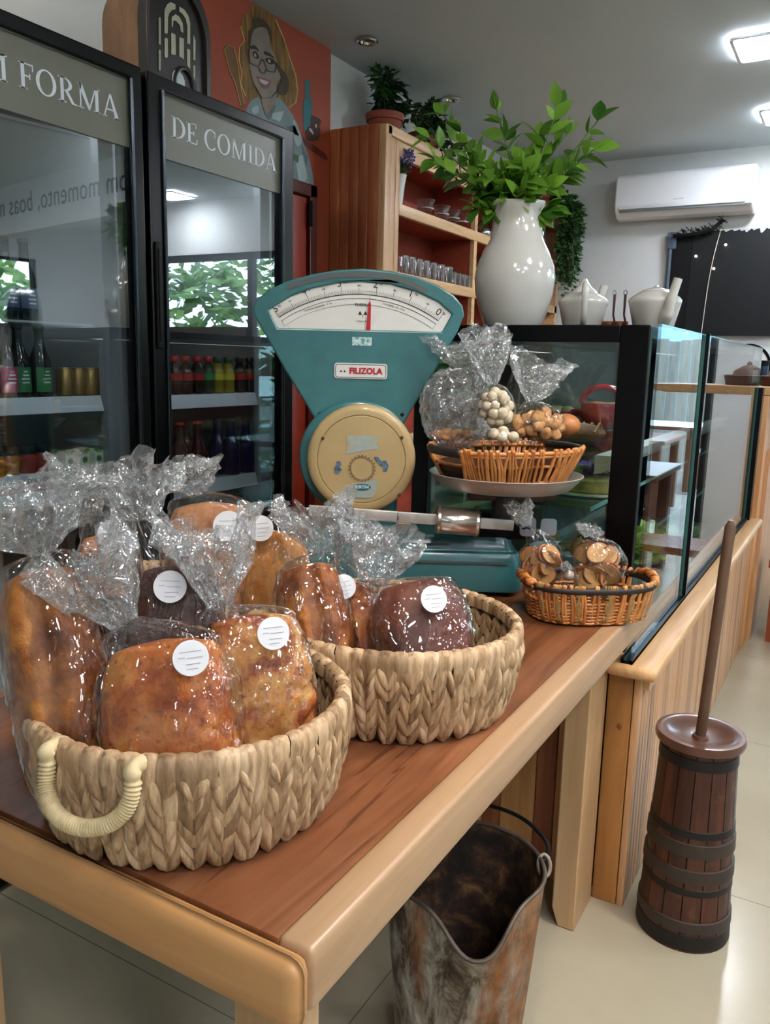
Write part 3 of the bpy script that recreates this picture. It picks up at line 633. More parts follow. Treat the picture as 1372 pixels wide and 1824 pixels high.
def cooler(y0, wid, words_, tx, lab, shelves, fr, skew=0.0):
    t = thing('display_cooler', lab, 'refrigerator', (-1.8, y0, 0), pi/2, 'glass door drink coolers')
    top = 2.172; D = .66
    MB().box((0, .05, .0), (.03, D, top)).box((wid-.03, .05, 0), (wid, D, top)).box((0, .05, top-.03), (wid, D, top)).box((0, D-.03, 0), (wid, D, top)).box((0, .05, 0), (wid, D, .25)).build('body', M_black, t, bevel=.004)
    MB().box((.03, .06, .25), (.05, D-.03, top-.03)).box((wid-.05, .06, .25), (wid-.03, D-.03, top-.03)).box((.03, .06, .25), (wid-.03, D-.03, .27)).box((.03, .06, top-.05), (wid-.03, D-.03, top-.03)).build('liner', M_liner, t)
    slab((.05, D-.05, .27), (wid-.05, D-.03, top-.05), M_rib, 'ribbed_back', t)
    MB().box((.05, .065, .27), (.058, .11, top-.05)).box((wid-.1, .07, .27), (wid-.05, .1, top-.05)).build('shelf_upright', M_liner, t)
    a, c = fr; z1 = 2.134
    door = MB().prism([(0, .02), (wid, .02), (wid, top), (0, top)], .05, None, [[(a, .12), (c, .12), (c, z1), (a, z1)]]).build('door_frame', M_black, t, bevel=.006)
    MB().tube([(a+.002, -.002, .12), (a+.002, -.002, z1-.002), (c-.002, -.002, z1-.002), (c-.002, -.002, .12)], .007, 10, closed=True).build('inner_moulding', M_dchrome, door)
    if fr[0] > .05 or True:
        MB().box((.008, -.012, 1.42), (.03, 0, 1.72), r=.004).box((.012, -.017, 1.44), (.02, -.010, 1.70), r=.003).build('door_handle', M_blackm, door)
    MB().loft([[(a, .012+skew, z), (c, .012, z), (c, .018, z), (a, .018+skew, z)] for z in (.12, 1.958)]).build('door_glass', G_cool, door, 0)
    hd = slab((a, .008, 1.957), (c, .02, z1), M_label, 'header_panel', t)
    serif_text(words_, tx[0]-y0, tx[1]-y0, tx[2], .058, -.0072, hd)
    for z in shelves:
        s_ = slab((.06, .11, z-.006), (wid-.105, D-.07, z), M_wire, 'shelf', t)
        if z < 1.4: MB().prism([(.078, z-.042), (.092, z+.002), (.098, z+.002), (.1, z-.04)], wid-.105-.055, Matrix(((0, 1, 0, .055), (1, 0, 0, 0), (0, 0, 1, 0), (0, 0, 0, 1)))).build('price_strip', M_lip, s_, bevel=.002)
    lt = area('cooler_fill_light', (-1.8-.075, y0+wid/2-.02, 2.06), (0, 0, 0), .03, wid*.8, .35, (.93, .97, 1)); lt.rotation_euler = (0, math.radians(12), 0)  # added fill with no lamp body, brightens shelf strips and front bottles
    return t
cooler(1.755, .68, 'DE COMIDA', (1.853, 2.352, 2.022), 'black glass door cooler whose grey header reads DE COMIDA', (1.275, .985, .7, .45, 1.60), (.052, .615))
cooler(1.048, .69, 'M FORMA', (1.255, 1.668, 2.018), 'black glass door cooler whose grey header reads FORMA', (1.281, 1.03, .75, .45, 1.482), (.05, .648), .06)

# ------------------------------------------------------------ drinks standing in the coolers
def gloss(name, c, rough=.1, var=0): return plain(name, c, rough, coat=.15, var=var, spec=.4)
KINDS = {}
def drink(key, name, lab, cat, p, group, make):
    if key in KINDS:
        return dup(KINDS[key], p, None, lab, group)
    t = thing(name, lab, cat, p, 0, group); make(t); KINDS[key] = t; return t
def pet(h, r, liquid, label_c, cap_c):
    def mk(t):
        MB().lathe([(r*.75, 0), (r*.95, .004), (r, h*.12), (r*.9, h*.3), (r*.97, h*.36), (r*.97, h*.55), (r*.92, h*.62), (r*.62, h*.78), (r*.42, h*.84), (r*.42, h*.87)], 24).build('body', gloss('drink_'+liquid, liquid), t)
        MB().lathe([(r*1.005, h*.37), (r*1.005, h*.55)], 24, caps=False).build('label', plain('label_'+label_c, label_c, .4, var=0), t)
        MB().lathe([(r*.6, h*.85), (r*.62, h*.87), (r*.62, h*.98), (r*.56, h), (.001, h)], 20).build('cap', plain('cap_'+cap_c, cap_c, .35, var=0), t)
    return mk
def longneck(h, r, glass_c, label_c, cap_c, img=None, words_=None, lz=(.08, .42)):
    def mk(t):
        MB().lathe([(r*.9, 0), (r, .004), (r, h*.46), (r*.94, h*.53), (r*.6, h*.66), (r*.42, h*.76), (r*.4, h*.93), (r*.46, h*.94), (r*.46, h*.96), (r*.4, h*.96)], 28).build('body', gloss('glass_'+glass_c, glass_c, .05), t)
        if label_c:
            a0, a1 = (-1.0, 1.0)
            rings = [[(r*1.006*math.cos(a0+(a1-a0)*j/16), r*1.006*math.sin(a0+(a1-a0)*j/16), z*h) for j in range(17)] for z in (lz[0], lz[0]+.05, lz[1]-.05, lz[1])]
            lb = MB().loft(rings, False, False).build('label', plain('label_'+label_c, label_c, .45, var=.15, vs=50), t)
            mb = MB()
            for zz, ww in ((.30, .3), (.25, .42), (.20, .36), (.35, .2)):
                mb.loft([[(r*1.014*math.cos(.55*0+ww*(j/6*2-1)), r*1.014*math.sin(ww*(j/6*2-1)), (zz+dz)*h) for j in range(7)] for dz in (0, .022)], False, False)
            mb.build('label_print', M_letter, lb)
        MB().lathe([(r*.5, h*.95), (r*.5, h*.985), (r*.44, h), (.001, h)], 20).build('cap', plain('cap_'+cap_c, cap_c, .4, var=0), t)
    return mk
ZU, ZL, ZF, ZFL = 1.2752, .9852, 1.2812, 1.0302
for i, (px, key, kind, lab) in enumerate([
    (311, 'cola', ('1a0b08', 'b01a22', 'c01424'), 'dark cola bottle with red cap at the left end of the row'),
    (331, 'cola', None, 'dark cola bottle with red cap, second in the row'),
    (352, 'cola', None, 'dark cola bottle with red cap, third in the row beside the green bottle'),
    (371, 'lime', ('24401c', '1e8a48', 'c01424'), 'green soda bottle with red cap between cola and yellow bottles'),
    (388, 'guarana', ('8a7a1c', 'c8b824', '1f4a30'), 'yellow soda bottle with green cap beside the green soda'),
    (406, 'guarana', None, 'yellow soda bottle with green cap beside the black capped cola'),
    (427, 'zero', ('120807', 'b01a22', '101010'), 'black capped cola bottle with red band beside the yellow soda'),
    (445, 'zero', None, 'black capped cola bottle with red band at the right end')]):
    p = atX(px, 700, -1.94); p.z = ZU
    drink(key, 'soda_bottle', lab, 'bottle', p, 'soda bottles in the right cooler', pet(.125, .0245, *kind) if kind else None)
for i, (px, key, lab) in enumerate([(321, 'redneck', 'dark bottle with red cap at the left on the lower shelf'), (333, 'redneck', 'dark bottle with red cap half hidden behind the leftmost'), (353, 'redneck', 'dark bottle with red cap beside the blue bottles'),
                                  (388, 'blueneck', 'dark blue bottle in shade beside the red capped bottle'), (412, 'blueneck', 'dark blue bottle in the middle of three'), (438, 'blueneck', 'dark blue bottle at the right end of the lower shelf')]):
    p = atX(px, 840, -1.94 - (.04 if px in (333, 388) else 0)); p.z = ZL
    drink(key, 'glass_bottle', lab, 'bottle', p, 'glass bottles on the lower shelf of the right cooler', longneck(.2, .033, '3d0c0c', None, 'b81420') if key == 'redneck' else longneck(.2, .034, '0a1038', None, '0d0d10'))
for i, (px, key, c, lab) in enumerate([(12, 'beer_pink', 'c2306a', 'dark beer bottle with a pink label'), (36, 'beer_green', '2c7a3c', 'dark beer bottle with green label beside the pink labelled one'), (74, 'beer_green', None, 'dark beer bottle with green label beside the golden cans')]):
    p = atX(px, 705, -1.93); p.z = ZF
    drink(key, 'beer_bottle', lab, 'bottle', p, 'beer bottles in the left cooler', longneck(.19, .0295, '160d0a', c, '0c0c0c'))
p = atX(-4, 705, -1.97); p.z = ZF
drink('beer_green', 'beer_bottle', 'dark beer bottle cut by the left edge of the photo', 'bottle', p, 'beer bottles in the left cooler', None)
def can(t):
    MB().lathe([(.019, 0), (.0235, .005), (.0235, .07), (.019, .078), (.018, .077), (.001, .076)], 24).build('body', plain('gold_can', '8a6a30', .25, .6, var=.1), t)
    MB().lathe([(.0192, .0772), (.0185, .0795), (.017, .078)], 24, caps=False).build('rim_ring', M_alu, t)
for i, px in enumerate((116, 139, 161, 185, 208)):
    p = atX(px, 700, -1.93 - (.012 if i % 2 else 0)); p.z = ZF
    drink('can', 'drink_can', 'golden drink can, %s from the beer bottles' % ORD[i], 'can', p, 'golden cans in the left cooler', can)
for i, (px, lab) in enumerate(((176, 'red capped bottle behind the middle golden cans'), (199, 'red capped bottle behind the last golden cans'), (217, 'red capped bottle half hidden by the cooler side wall'))):
    p = atX(px, 660, -2.0); p.z = ZF
    drink('tea', 'tea_bottle', lab, 'bottle', p, 'bottles behind the golden cans', pet(.118, .026, '6b4a1c', '8a6a30', 'a0202c'))
def juice(c):
    def mk(t):
        MB().lathe([(.024, 0), (.027, .006), (.027, .045), (.022, .06), (.026, .08), (.026, .092), (.02, .104), (.019, .11)], 24).build('body', gloss('juice_'+c, c, .15), t)
        MB().lathe([(.0274, .006), (.0274, .046), (.0255, .051)], 24, caps=False).build('label', plain('white_paper_label', 'd9d6d6', .5, var=0), t)
        MB().loft([[(.0278*math.cos(a), .0278*math.sin(a), z) for a in [-.8+1.2*j/10 for j in range(11)]] for z in (.008, .02)], False, False).build('pink_band', plain('pink_print', 'd2718f', .5, var=0), t)
        text('ONLY', 'brand_print', .0165, M_blackm, t, facing((.0281, .002, .032), (0, 1, 0)), .0002)
        MB().lathe([(.0235, .104), (.0245, .106), (.0245, .123), (.022, .126), (.001, .126)], 24).build('cap', M_blackm, t)
    return mk
for i, (px, key, c, lab) in enumerate([(-8, 'j_or', 'b0701c', 'orange juice bottle cut by the left edge'), (19, 'j_or', None, 'orange juice bottle with white label beside the red ones'), (49, 'j_red', '8c2a1c', 'red juice bottle with white label beside the orange juice'), (77, 'j_red', None, 'red juice bottle with white label beside the cartons')]):
    p = atX(px, 858, -1.92); p.z = ZFL
    drink(key, 'juice_bottle', lab, 'bottle', p, 'juice bottles in the left cooler', juice(c) if c else None)
def carton(t):
    slab((-.02, -.0165, 0), (.02, .0165, .102), plain('carton_card', 'd4d7c9', .45, var=0), 'body', t, r=.0015)
    MB().prism([(-.0165, .095), (.0165, .095), (.0165, .102), (-.0165, .102)], .0008, Matrix.Rotation(pi/2, 4, 'Z') @ Matrix.Translation((0, -.0208, 0))).box((-.019, -.0155, .1021), (.019, .0155, .1032)).build('green_top', plain('carton_green', '4c7a3a', .5), t)
    mb = MB()
    for k in range(7):
        a = k*.9; ivyleaf(mb, (.0212, 0, .072), (0.02, math.cos(a), math.sin(a)), .012, (1, 0, 0))
    mb.build('palm_print', plain('carton_green_print', '44682f', .5), t)
    text('COCO', 'print', .0125, M_blackm, t, facing((.0204, 0, .036), (0, 1, 0)), .0002)
    text('AGUA DE', 'print', .0075, M_blackm, t, facing((.0204, 0, .049), (0, 1, 0)), .0002)
    text('INTEGRAL', 'print', .006, M_blackm, t, facing((.0204, 0, .025), (0, 1, 0)), .0002)
    text('dikoko', 'print', .0075, M_blackm, t, facing((.0204, 0, .092), (0, 1, 0)), .0002)
for i, (px, xx, lab) in enumerate([(95, -1.95, 'white coconut water carton half hidden behind its row'), (119, -1.915, 'white coconut water carton nearest the red juice'), (145, -1.915, 'white coconut water carton in the middle of its row'), (170, -1.915, 'white coconut water carton at the right end of its row')]):
    p = atX(px, 855, xx); p.z = ZFL
    drink('carton', 'drink_carton', lab, 'carton', p, 'coconut water cartons', carton)
for i, (px, lab) in enumerate(((14, 'dark wine bottle on the top shelf at the left edge'), (48, 'dark wine bottle with blue label on the top shelf'))):
    p = atX(px, 570, -1.95); p.z = 1.4822
    drink('wine', 'wine_bottle', lab, 'bottle', p, 'wine bottles on the top shelf', longneck(.21, .03, '10161a', '3c4a78', '101010', lz=(.15, .4)))
for i, px in enumerate((60, 100, 150, 330, 380, 430)):
    p = atX(px, 900, -1.98); p.z = .7505 if px < 200 else .7005
    drink('low', 'water_bottle', 'dark blue water bottle low in the %s cooler, %s from the left' % ('left' if px < 200 else 'right', ORD[i % 3]), 'bottle', p, 'bottles low in the coolers', longneck(.19, .03, '0a0f24', None, '16203c'))

# ------------------------------------------------------------ old cathedral radio on top of the coolers
xf = -2.0; y0, y1 = 1.956, 2.226; zb = 2.173
t = thing('cathedral_radio', 'old arched wooden radio with beige grille on the coolers', 'radio', (xf, (y0+y1)/2, zb), pi/2)
hw = (y1-y0)/2
arch = [(-hw, 0), (hw, 0), (hw, .24)]+[(hw*math.cos(a)*1.0, .24+.155*math.sin(a)) for a in [pi*k/20 for k in range(1, 20)]]+[(-hw, .24)]
dep = abs(atY(182, 80, y0).x - xf)
M_rwood = wood('radio_walnut', [(.25, '4a3220'), (.5, '6b4b30'), (.8, '84613f')], 'z', 12, 5, .4)
M_rdark = plain('radio_ebony', '17120f', .35)
in_ = [(x*.985, z*.985) for x, z in arch]
MB().prism(in_, dep-.03, Matrix.Translation((0, .03, 0))).build('cabinet', M_rwood, t)
MB().prism(arch, .04, Matrix.Translation((0, -.0, 0))).build('front_board', M_rdark, t, bevel=.004)
ar2 = [(x*.8, .05+(z-.05)*.86) for x, z in arch]
MB().prism(arch, .012, Matrix.Translation((0, -.012, 0)), [[(x*.86, .03+(z-.03)*.9) for x, z in arch]]).build('front_moulding', M_rdark, t, bevel=.004)
g_sc = .16035
polys = [[(698, 200), (710, 188), (722, 200), (722, 500), (698, 490)], [(698, 550), (722, 560), (722, 785), (698, 780)], [(765, 420), (800, 430), (800, 635), (782, 645), (765, 630)], [(840, 365), (885, 385), (888, 610), (840, 605)], [(930, 415), (978, 430), (978, 662), (930, 625)], [(1015, 540), (1048, 555), (1048, 765), (1018, 730)], [(1085, 385), (1108, 450), (1105, 675), (1085, 665)], [(1085, 725), (1105, 735), (1103, 950), (1085, 940)],
         [(765, 370), (762, 110), (790, 50), (830, 25), (885, 50), (885, 105), (850, 110), (815, 150), (802, 200), (798, 375)], [(930, 75), (985, 110), (1030, 180), (1048, 260), (1048, 495), (1018, 480), (1020, 300), (1000, 210), (960, 150), (930, 130)], [(845, 300), (845, 190), (885, 160), (930, 190), (965, 260), (972, 365), (945, 350), (940, 290), (890, 230), (860, 230), (855, 300)]]
def radio_flat(polys, name, mm, lift):
    mb = MB()
    for P in polys:
        q = [atX(170+a*g_sc, c*g_sc, xf) for a, c in P]
        mb.prism([(v_.y-(y0+y1)/2, v_.z-zb) for v_ in q], .001, Matrix.Translation((0, -lift, 0)))
    return mb.build(name, mm, t, smooth=0)
radio_flat(polys, 'grille_cloth', plain('beige_grille_cloth', 'a5a491', .8, var=.08), .002)
radio_flat([[(848, 870), (852, 820), (870, 785), (895, 775), (940, 805), (970, 850), (988, 900), (990, 960), (850, 960)]], 'dial', plain('radio_dial', 'b9c2c4', .3, var=.08), .002)
MB().tube([(.02+.045*math.cos(a), -.002, .075+.058*math.sin(a)) for a in [2*pi*k/24 for k in range(24)]], .008, 8, closed=True).build('dial_ring', M_rdark, t)
# ------------------------------------------------------------ slatted half wall in front of the display case
t = thing('counter_half_wall', 'low counter wall of cedar slats capped with rounded pine beside the table', 'counter', (-.476, 1.99, 0))
slab((.004, .016, 0), (.066, 2.37, .65), plain('dark_gap_board', '3a2416', .7), 'core', t)
MB().box((0, 0, 0), (.062, .018, .65), r=.002).build('end_board', wood('knotty_pine_board', [(.2, '8d5a28'), (.5, 'a8713a'), (.8, 'bb8748')], 'z', 25, 3, .45), t)
MB().lathe([(.001, 0), (.004, .0), (.006, .003), (.001, .005)], 12, Matrix.Translation((.038, -.001, .50)) @ Matrix.Rotation(pi/2, 4, 'X')).build('knot', plain('wood_knot', '7a4a20', .5), t)
mb = MB(); y = .0
random.seed(3)
while y < 2.36:
    w = rnd(.03, .045); mb.box((.064, y+.0018, 0), (.082, y+w-.0018, .65), r=.003); y += w
mb.build('slats', W_slat, t)
MB().box((.002, -.055, .648), (.124, 2.372, .68), r=.014).build('cap', W_pine, t)
MB().box((.012, .02, .6), (.098, 2.37, .648)).build('cap_moulding', W_pine, t)
MB().box((.034, -.035, .68), (.063, 2.35, .688)).box((.034, -.035, .68), (.042, 2.35, .694)).box((.055, -.035, .68), (.063, 2.35, .691)).build('glazing_channel', M_black, t)

# glass screens standing in the channel
G_screen = sheet('screen_glass', (.93, .975, .965), .09, 0.0, scale=.91)
G_edge = plain('glass_edge_teal', '6fa7a2', .15, spec=.6, var=0)
for y0, y1, lab in ((2.02, 2.642, 'clear glass screen on the half wall, nearer pane beside the black case frame'), (2.652, 4.24, 'clear glass screen on the half wall, longer pane running to the wooden post')):
    t = thing('glass_screen', lab, 'glass', (-.4275, y0, .6885), 0, 'glass screens on the half wall')
    slab((-.004, 0, 0), (.004, y1-y0, .81), G_screen, 'pane', t, smooth=0)
    MB().box((-.0042, -.0005, .8095), (.0042, y1-y0, .8125)).box((-.0042, y1-y0, 0), (.0042, y1-y0+.003, .81)).build('polished_edge', G_edge, t)
tag(slab((-.444, 2.6425, .6885), (-.4125, 2.6515, 1.505), M_black, 'glass_joint_strip'), 'black vertical seal between the two glass screens', 'seal')
tag(MB().box((-.441, 4.262, .6805), (-.405, 4.33, 1.318)).build('corner_upright', M_black), 'black metal upright where the glass screen meets the wooden post', 'post')

# ------------------------------------------------------------ wooden bar at the far end of the half wall
t = thing('wooden_bar', 'wooden bar with slatted post at the end of the glass screen', 'bar', (-.476, 4.365, 0))
mb = MB()
for i in range(4): mb.box((.004, i*.085, 0), (.092, i*.085+.083, 1.278), r=.003)
mb.build('post_boards', wood('bar_post_pine', [(.2, 'b77c48'), (.5, 'cf965e'), (.8, 'deae78')], 'z', 40, 3, .45, island=.18), t)
MB().prism([(0, 1.28), (.50, 1.28), (.64, 1.302), (.60, 1.318), (.42, 1.322), (0, 1.322)], .42).build('bar_top', W_pine, t, bevel=.006)
MB().box((.09, .17, 0), (.11, 2.1, 1.0)).build('slatted_side', W_slat, t)
W_dwick = plain('dark_chocolate_wicker', '4a2c22', .6, var=.35, vs=120)
def wick_tray(x, y, r, lab, dome):
    tt = thing('dark_wicker_tray', lab, 'basket', (x, y, 1.3225), 0)
    mb = MB()
    for k in range(5): mb.tube([(r*(1-.02*(4-k))*math.cos(a), r*(1-.02*(4-k))*math.sin(a), .007+.0095*k) for a in [2*pi*j/36 for j in range(36)]], .0065, 6, closed=True)
    mb.lathe([(.001, .002), (r*.93, .002), (r*.93, .01)], 30, caps=False); mb.build('woven_side', W_dwick, tt); return tt
wick_tray(-.34, 4.55, .11, 'dark brown wicker tray on the bar at the right edge of the photo', True)
tag(MB().lathe([(.001, 0), (.075, .0), (.085, .02), (.07, .06), (.03, .085), (.012, .09), (.012, .1), (.001, .11)], 24).build('round_loaf', plain('dark_crust', '5a4030', .7, var=.2), None, None, loc=(-.34, 4.55, 1.3345)), 'dark round loaf lying in the wicker tray on the bar', 'bread')
t = thing('blue_canister', 'dark blue canister standing on the bar before the wall sign', 'canister', (-.455, 4.72, 1.3225))
MB().lathe([(.02, 0), (.022, .004), (.022, .105), (.02, .11), (.001, .11)], 20).build('body', plain('dark_blue_tin', '1c3556', .35), t)
MB().lathe([(.023, .1), (.023, .125), (.02, .128), (.001, .128)], 20).build('lid', M_blackm, t)

# ------------------------------------------------------------ refrigerated display case
X0, X1, Yc, Yd, Zb, Zt = -1.085, -.452, 2.035, 4.22, .45, 1.50
t = thing('display_case', 'black framed glass display case of snacks behind the scale', 'case', (X0, Yc, Zb))
w_, d_, h_ = X1-X0, Yd-Yc, Zt-Zb
G_case = sheet('case_glass', (.80, .90, .89), .09, 0.0, scale=.9)
slab((0, 0, -.45), (w_-.03, d_, .19), M_blackm, 'base_cabinet', t)
MB().box((w_-.072, 0, .19), (w_, .03, h_)).box((0, 0, .19), (.05, .03, h_)).box((.05, 0, h_-.042), (w_-.072, .03, h_)).box((.05, 0, .19), (w_-.072, .03, .24)).build('end_frame', M_black, t, bevel=.003)
MB().box((w_-.06, d_-.03, .19), (w_, d_, h_)).box((0, d_-.03, .19), (.05, d_, h_)).box((.05, d_-.03, h_-.042), (w_-.06, d_, h_)).build('far_frame', M_black, t)
slab((0, .03, h_-.03), (w_-.005, d_-.03, h_), M_black, 'top_panel', t)
slab((.05, .012, .24), (w_-.072, .018, h_-.042), G_case, 'end_glass', t, smooth=0)
slab((0, .03, .24), (.006, d_-.03, h_-.03), sheet('rear_tinted_glass', (.42, .50, .50), .08), 'rear_sliding_glass', t, smooth=0)  # dark tint put in to dim the inside of the case
slab((.05, d_-.02, .19), (w_-.06, d_-.012, h_-.04), M_blackm, 'darkening_panel', t)  # matte black sheet added so the case inside reads dark
slab((.01, .03, .19), (w_-.06, d_-.03, .205), plain('case_deck_steel', 'a3adad', .3, .6), 'deck', t)
G_shf = sheet('shelf_glass', (.75, .90, .89), .12, 0.02, scale=.8)
for z in (.40, .585, .72):
    s_ = slab((.012, .05, z-.008), (w_-.13, d_-.06, z), G_shf, 'glass_shelf', t, smooth=0)
    slab((w_-.13, .05, z-.009), (w_-.126, d_-.06, z+.001), G_edge, 'shelf_edge', s_)
    if z == .72:
        MB().prism([(0, 0), (.05, 0), (.047, -.018), (.036, -.034), (.018, -.046), (0, -.05)][::-1], d_-.12, Matrix.Translation((w_-.126, .055, z+.004))).build('price_rail', plain('price_rail_grey', '9fa6a8', .35, var=0), s_)
        MB().prism([(0, 0), (.05, 0), (.047, -.018), (.036, -.034), (.018, -.046), (0, -.05)][::-1], .002, Matrix.Translation((w_-.126, .052, z+.004))).build('rail_end_cap', plain('ivory_plastic', 'c9bfa5', .4, var=0), s_)
area('case_fill_light', (X0+.32, 3.1, Zt-.04), (0, 0, 0), .04, 1.9, .5, (.9, 1, .98))  # unseen light added under the case top to lift the snacks
zs = {1: Zb+.4005, 2: Zb+.5855, 3: Zb+.7205}
M_redc = plain('red_ceramic', 'b02030', .12, coat=.6, var=.1); M_cream = plain('cream_ceramic', 'd8cfb0', .25)
t = thing('red_pot', 'glossy red ceramic pot of bread on the upper glass shelf of the case', 'pot', atY(1072, 760, 2.95))
t.location.z = zs[3]
MB().lathe([(.045, 0), (.07, .02), (.085, .06), (.083, .1), (.078, .1), (.075, .06), (.001, .05)], 32, sx=1.0).build('bowl', M_redc, t)
MB().tube([(.08*math.cos(a), .0, .095+.062*math.sin(a)) for a in [pi*k/16 for k in range(17)]], .011, 10).build('arched_handle', M_redc, t)
mb = MB()
for k in range(9): mb.ball((rnd(-.045, .045), rnd(-.045, .045), .085), .024, 10, 6, (1.2, 1, .8))
mb.build('bread_filling', plain('bun_brown', '9a6138', .6, var=.2), t)
t = thing('red_pan', 'red ceramic pan with long handle beside the red pot in the case', 'pan', atY(985, 765, 3.05)*1.0)
t.location.z = zs[3]
MB().lathe([(.06, 0), (.085, .03), (.09, .06), (.084, .06), (.078, .03), (.001, .015)], 32).tube([(.08, -.02, .055), (.13, -.05, .06)], [.014, .01], 10).build('body', M_redc, t)
mb = MB()
for k in range(8): mb.ball((rnd(-.05, .05), rnd(-.05, .05), .055), .026, 10, 6, (1.2, 1, .8))
mb.build('pastry_filling', plain('pale_pastry', 'b3a57c', .6, var=.2), t)
t = thing('loaf_of_bread', 'scored brown loaf on a board in the case below the red pot', 'bread', (-.735, 2.45, zs[3]))
mb = MB()
mb.ball((0, 0, .03), .07, 20, 10, (1.2, .8, .42)); mb.build('crumb', plain('scored_crust', '8a5a3a', .7, var=.3, vs=50), t)
mb = MB()
for k in range(6): mb.tube([(-.06+.024*k, -.045, .035), (-.056+.024*k, 0, .06), (-.06+.024*k, .045, .035)], .004, 6)
mb.build('scoring', plain('flour_pale', 'b48a62', .8), t)
M_lett = leaf_mat('lettuce_leaves', '86b05a', 'bcd88a', .3)
def frill(mb, n_, r, h, s_):
    for k in range(n_):
        a = rnd(0, 2*pi); q = Vector((rnd(0, r)*math.cos(a), rnd(0, r)*math.sin(a), rnd(0, h))); d = Vector((math.cos(a), math.sin(a), rnd(-.2, 1)))
        u = d.cross(Vector((0, 0, 1))).normalized(); vs = []
        for i in range(4):
            for j in range(5): vs.append(q+d*(s_*i/3)+u*s_*.35*(j-2)*(.5+i/4)+Vector((0, 0, s_*.14*math.sin(j*2.6+k)*(i/3))))
        mb.add(vs, [(i*5+j, i*5+j+1, i*5+j+6, i*5+j+5) for i in range(3) for j in range(4)])
t = thing('quiche', 'yellow quiche with purple flower on the middle glass shelf', 'quiche', (-.66, 2.36, zs[2]))
MB().lathe([(.001, 0), (.12, 0), (.13, .004), (.13, .009), (.001, .009)], 32).build('plate', M_cream, t)
MB().lathe([(.1, .009), (.112, .012), (.116, .045), (.1, .05), (.001, .052)], 32).build('filling', plain('quiche_yellow', 'a9964a', .6, var=.25, vs=50), t)
mb = MB(); frill(mb, 20, .02, .02, .035); mb.build('purple_flower', plain('purple_petal', '7d4a94', .6, var=.2), t, 0); 
[c for c in t.children if c.name.startswith('purple')][0].location = (.02, -.03, .05)
mb = MB(); frill(mb, 14, .02, .01, .035); o = mb.build('garnish', M_lett, t, 0); o.location = (-.035, -.03, .05)
t = thing('lettuce_head', 'frilly green lettuce behind the black frame of the case', 'lettuce', (-.50, 2.32, zs[1]))
mb = MB(); frill(mb, 70, .03, .1, .045); mb.build('leaves', M_lett, t, 0)
M_fry = plain('breaded_crust', '9a7a48', .85, var=.3, vs=120)
def coxinha(x, y, z, s_, lab, rz=0):
    mb = MB(); n_ = 22
    rings = []
    for r, zz in [(.001, 0), (.022, .002), (.036, .012), (.040, .025), (.034, .044), (.022, .062), (.011, .076), (.005, .083), (.001, .085)]:
        rings.append([((r+noise.noise(Vector((r*200+j, zz*90, s_*9)))*.0025)*math.cos(2*pi*j/n_), (r+noise.noise(Vector((j*.7, zz*90, 3)))*.0025)*math.sin(2*pi*j/n_), zz) for j in range(n_)])
    mb.loft(rings, caps=False); o = mb.build('chicken_croquette', M_fry, None, True, loc=(x, y, z)); o.scale = (s_,)*3; return tag(o, lab, 'croquette', 'breaded croquettes in the case')
p = atY(1000, 950, 2.3)
t = thing('snack_tray', 'white oval tray of fried snacks on the case lower shelf', 'tray', (-.68, 2.33, zs[1]))
MB().lathe([(.001, 0), (.1, 0), (.125, .012), (.12, .014), (.098, .004), (.001, .004)], 36, sx=1.15, sy=.8).build('dish', M_white, t)
slab((-.05, -.1, .004), (-.03, -.098, .05), M_white, 'price_card', t)
coxinha(-.645, 2.27, zs[1]+.0045, .95, 'golden drop shaped croquette standing on the white tray')
coxinha(-.80, 2.42, zs[1]+.001, .9, 'golden croquette behind the scale weight in the case')
for i, (x, y) in enumerate(((-.735, 2.27), (-.71, 2.34))):
    tag(MB().ball((0, 0, .014), .03, 16, 8, (1.3, .8, .46)).build('meat_pasty', plain('pasty_golden', '8d6a2c', .7, var=.25, vs=60), None, True, loc=(x, y, zs[1]+.006), rot=(0, 0, i)), ('front', 'rear')[i]+' golden pasty lying on the white tray', 'pasty', 'pasties on the white tray')
t = thing('cabbage_half', 'pale green cabbage low in the glass case seen through the longer screen', 'cabbage', (-.58, 3.5, Zb+.2055))
mb = MB(); frill(mb, 80, .04, .06, .05); mb.build('leaves', leaf_mat('cabbage_leaves', 'b3c48a', 'd8e0b4', .3), t, 0)
t = thing('red_cabbage', 'purple cabbage leaves low in the glass case near the seal', 'cabbage', (-.60, 3.1, Zb+.2055))
mb = MB(); frill(mb, 60, .03, .04, .04); mb.build('leaves', leaf_mat('red_cabbage_leaves', '5a2c48', 'b8a8b0', .2), t, 0)
t = thing('cake', 'pink frosted cake block on the upper shelf of the case further back', 'cake', (-.75, 2.9, zs[2]))
slab((-.06, -.06, .008), (.06, .06, .07), plain('pink_sponge', 'b07a74', .7, var=.2), 'sponge', t, r=.006)
MB().lathe([(.001, 0), (.09, 0), (.1, .008), (.001, .008)], 28).build('plate', M_white, t)

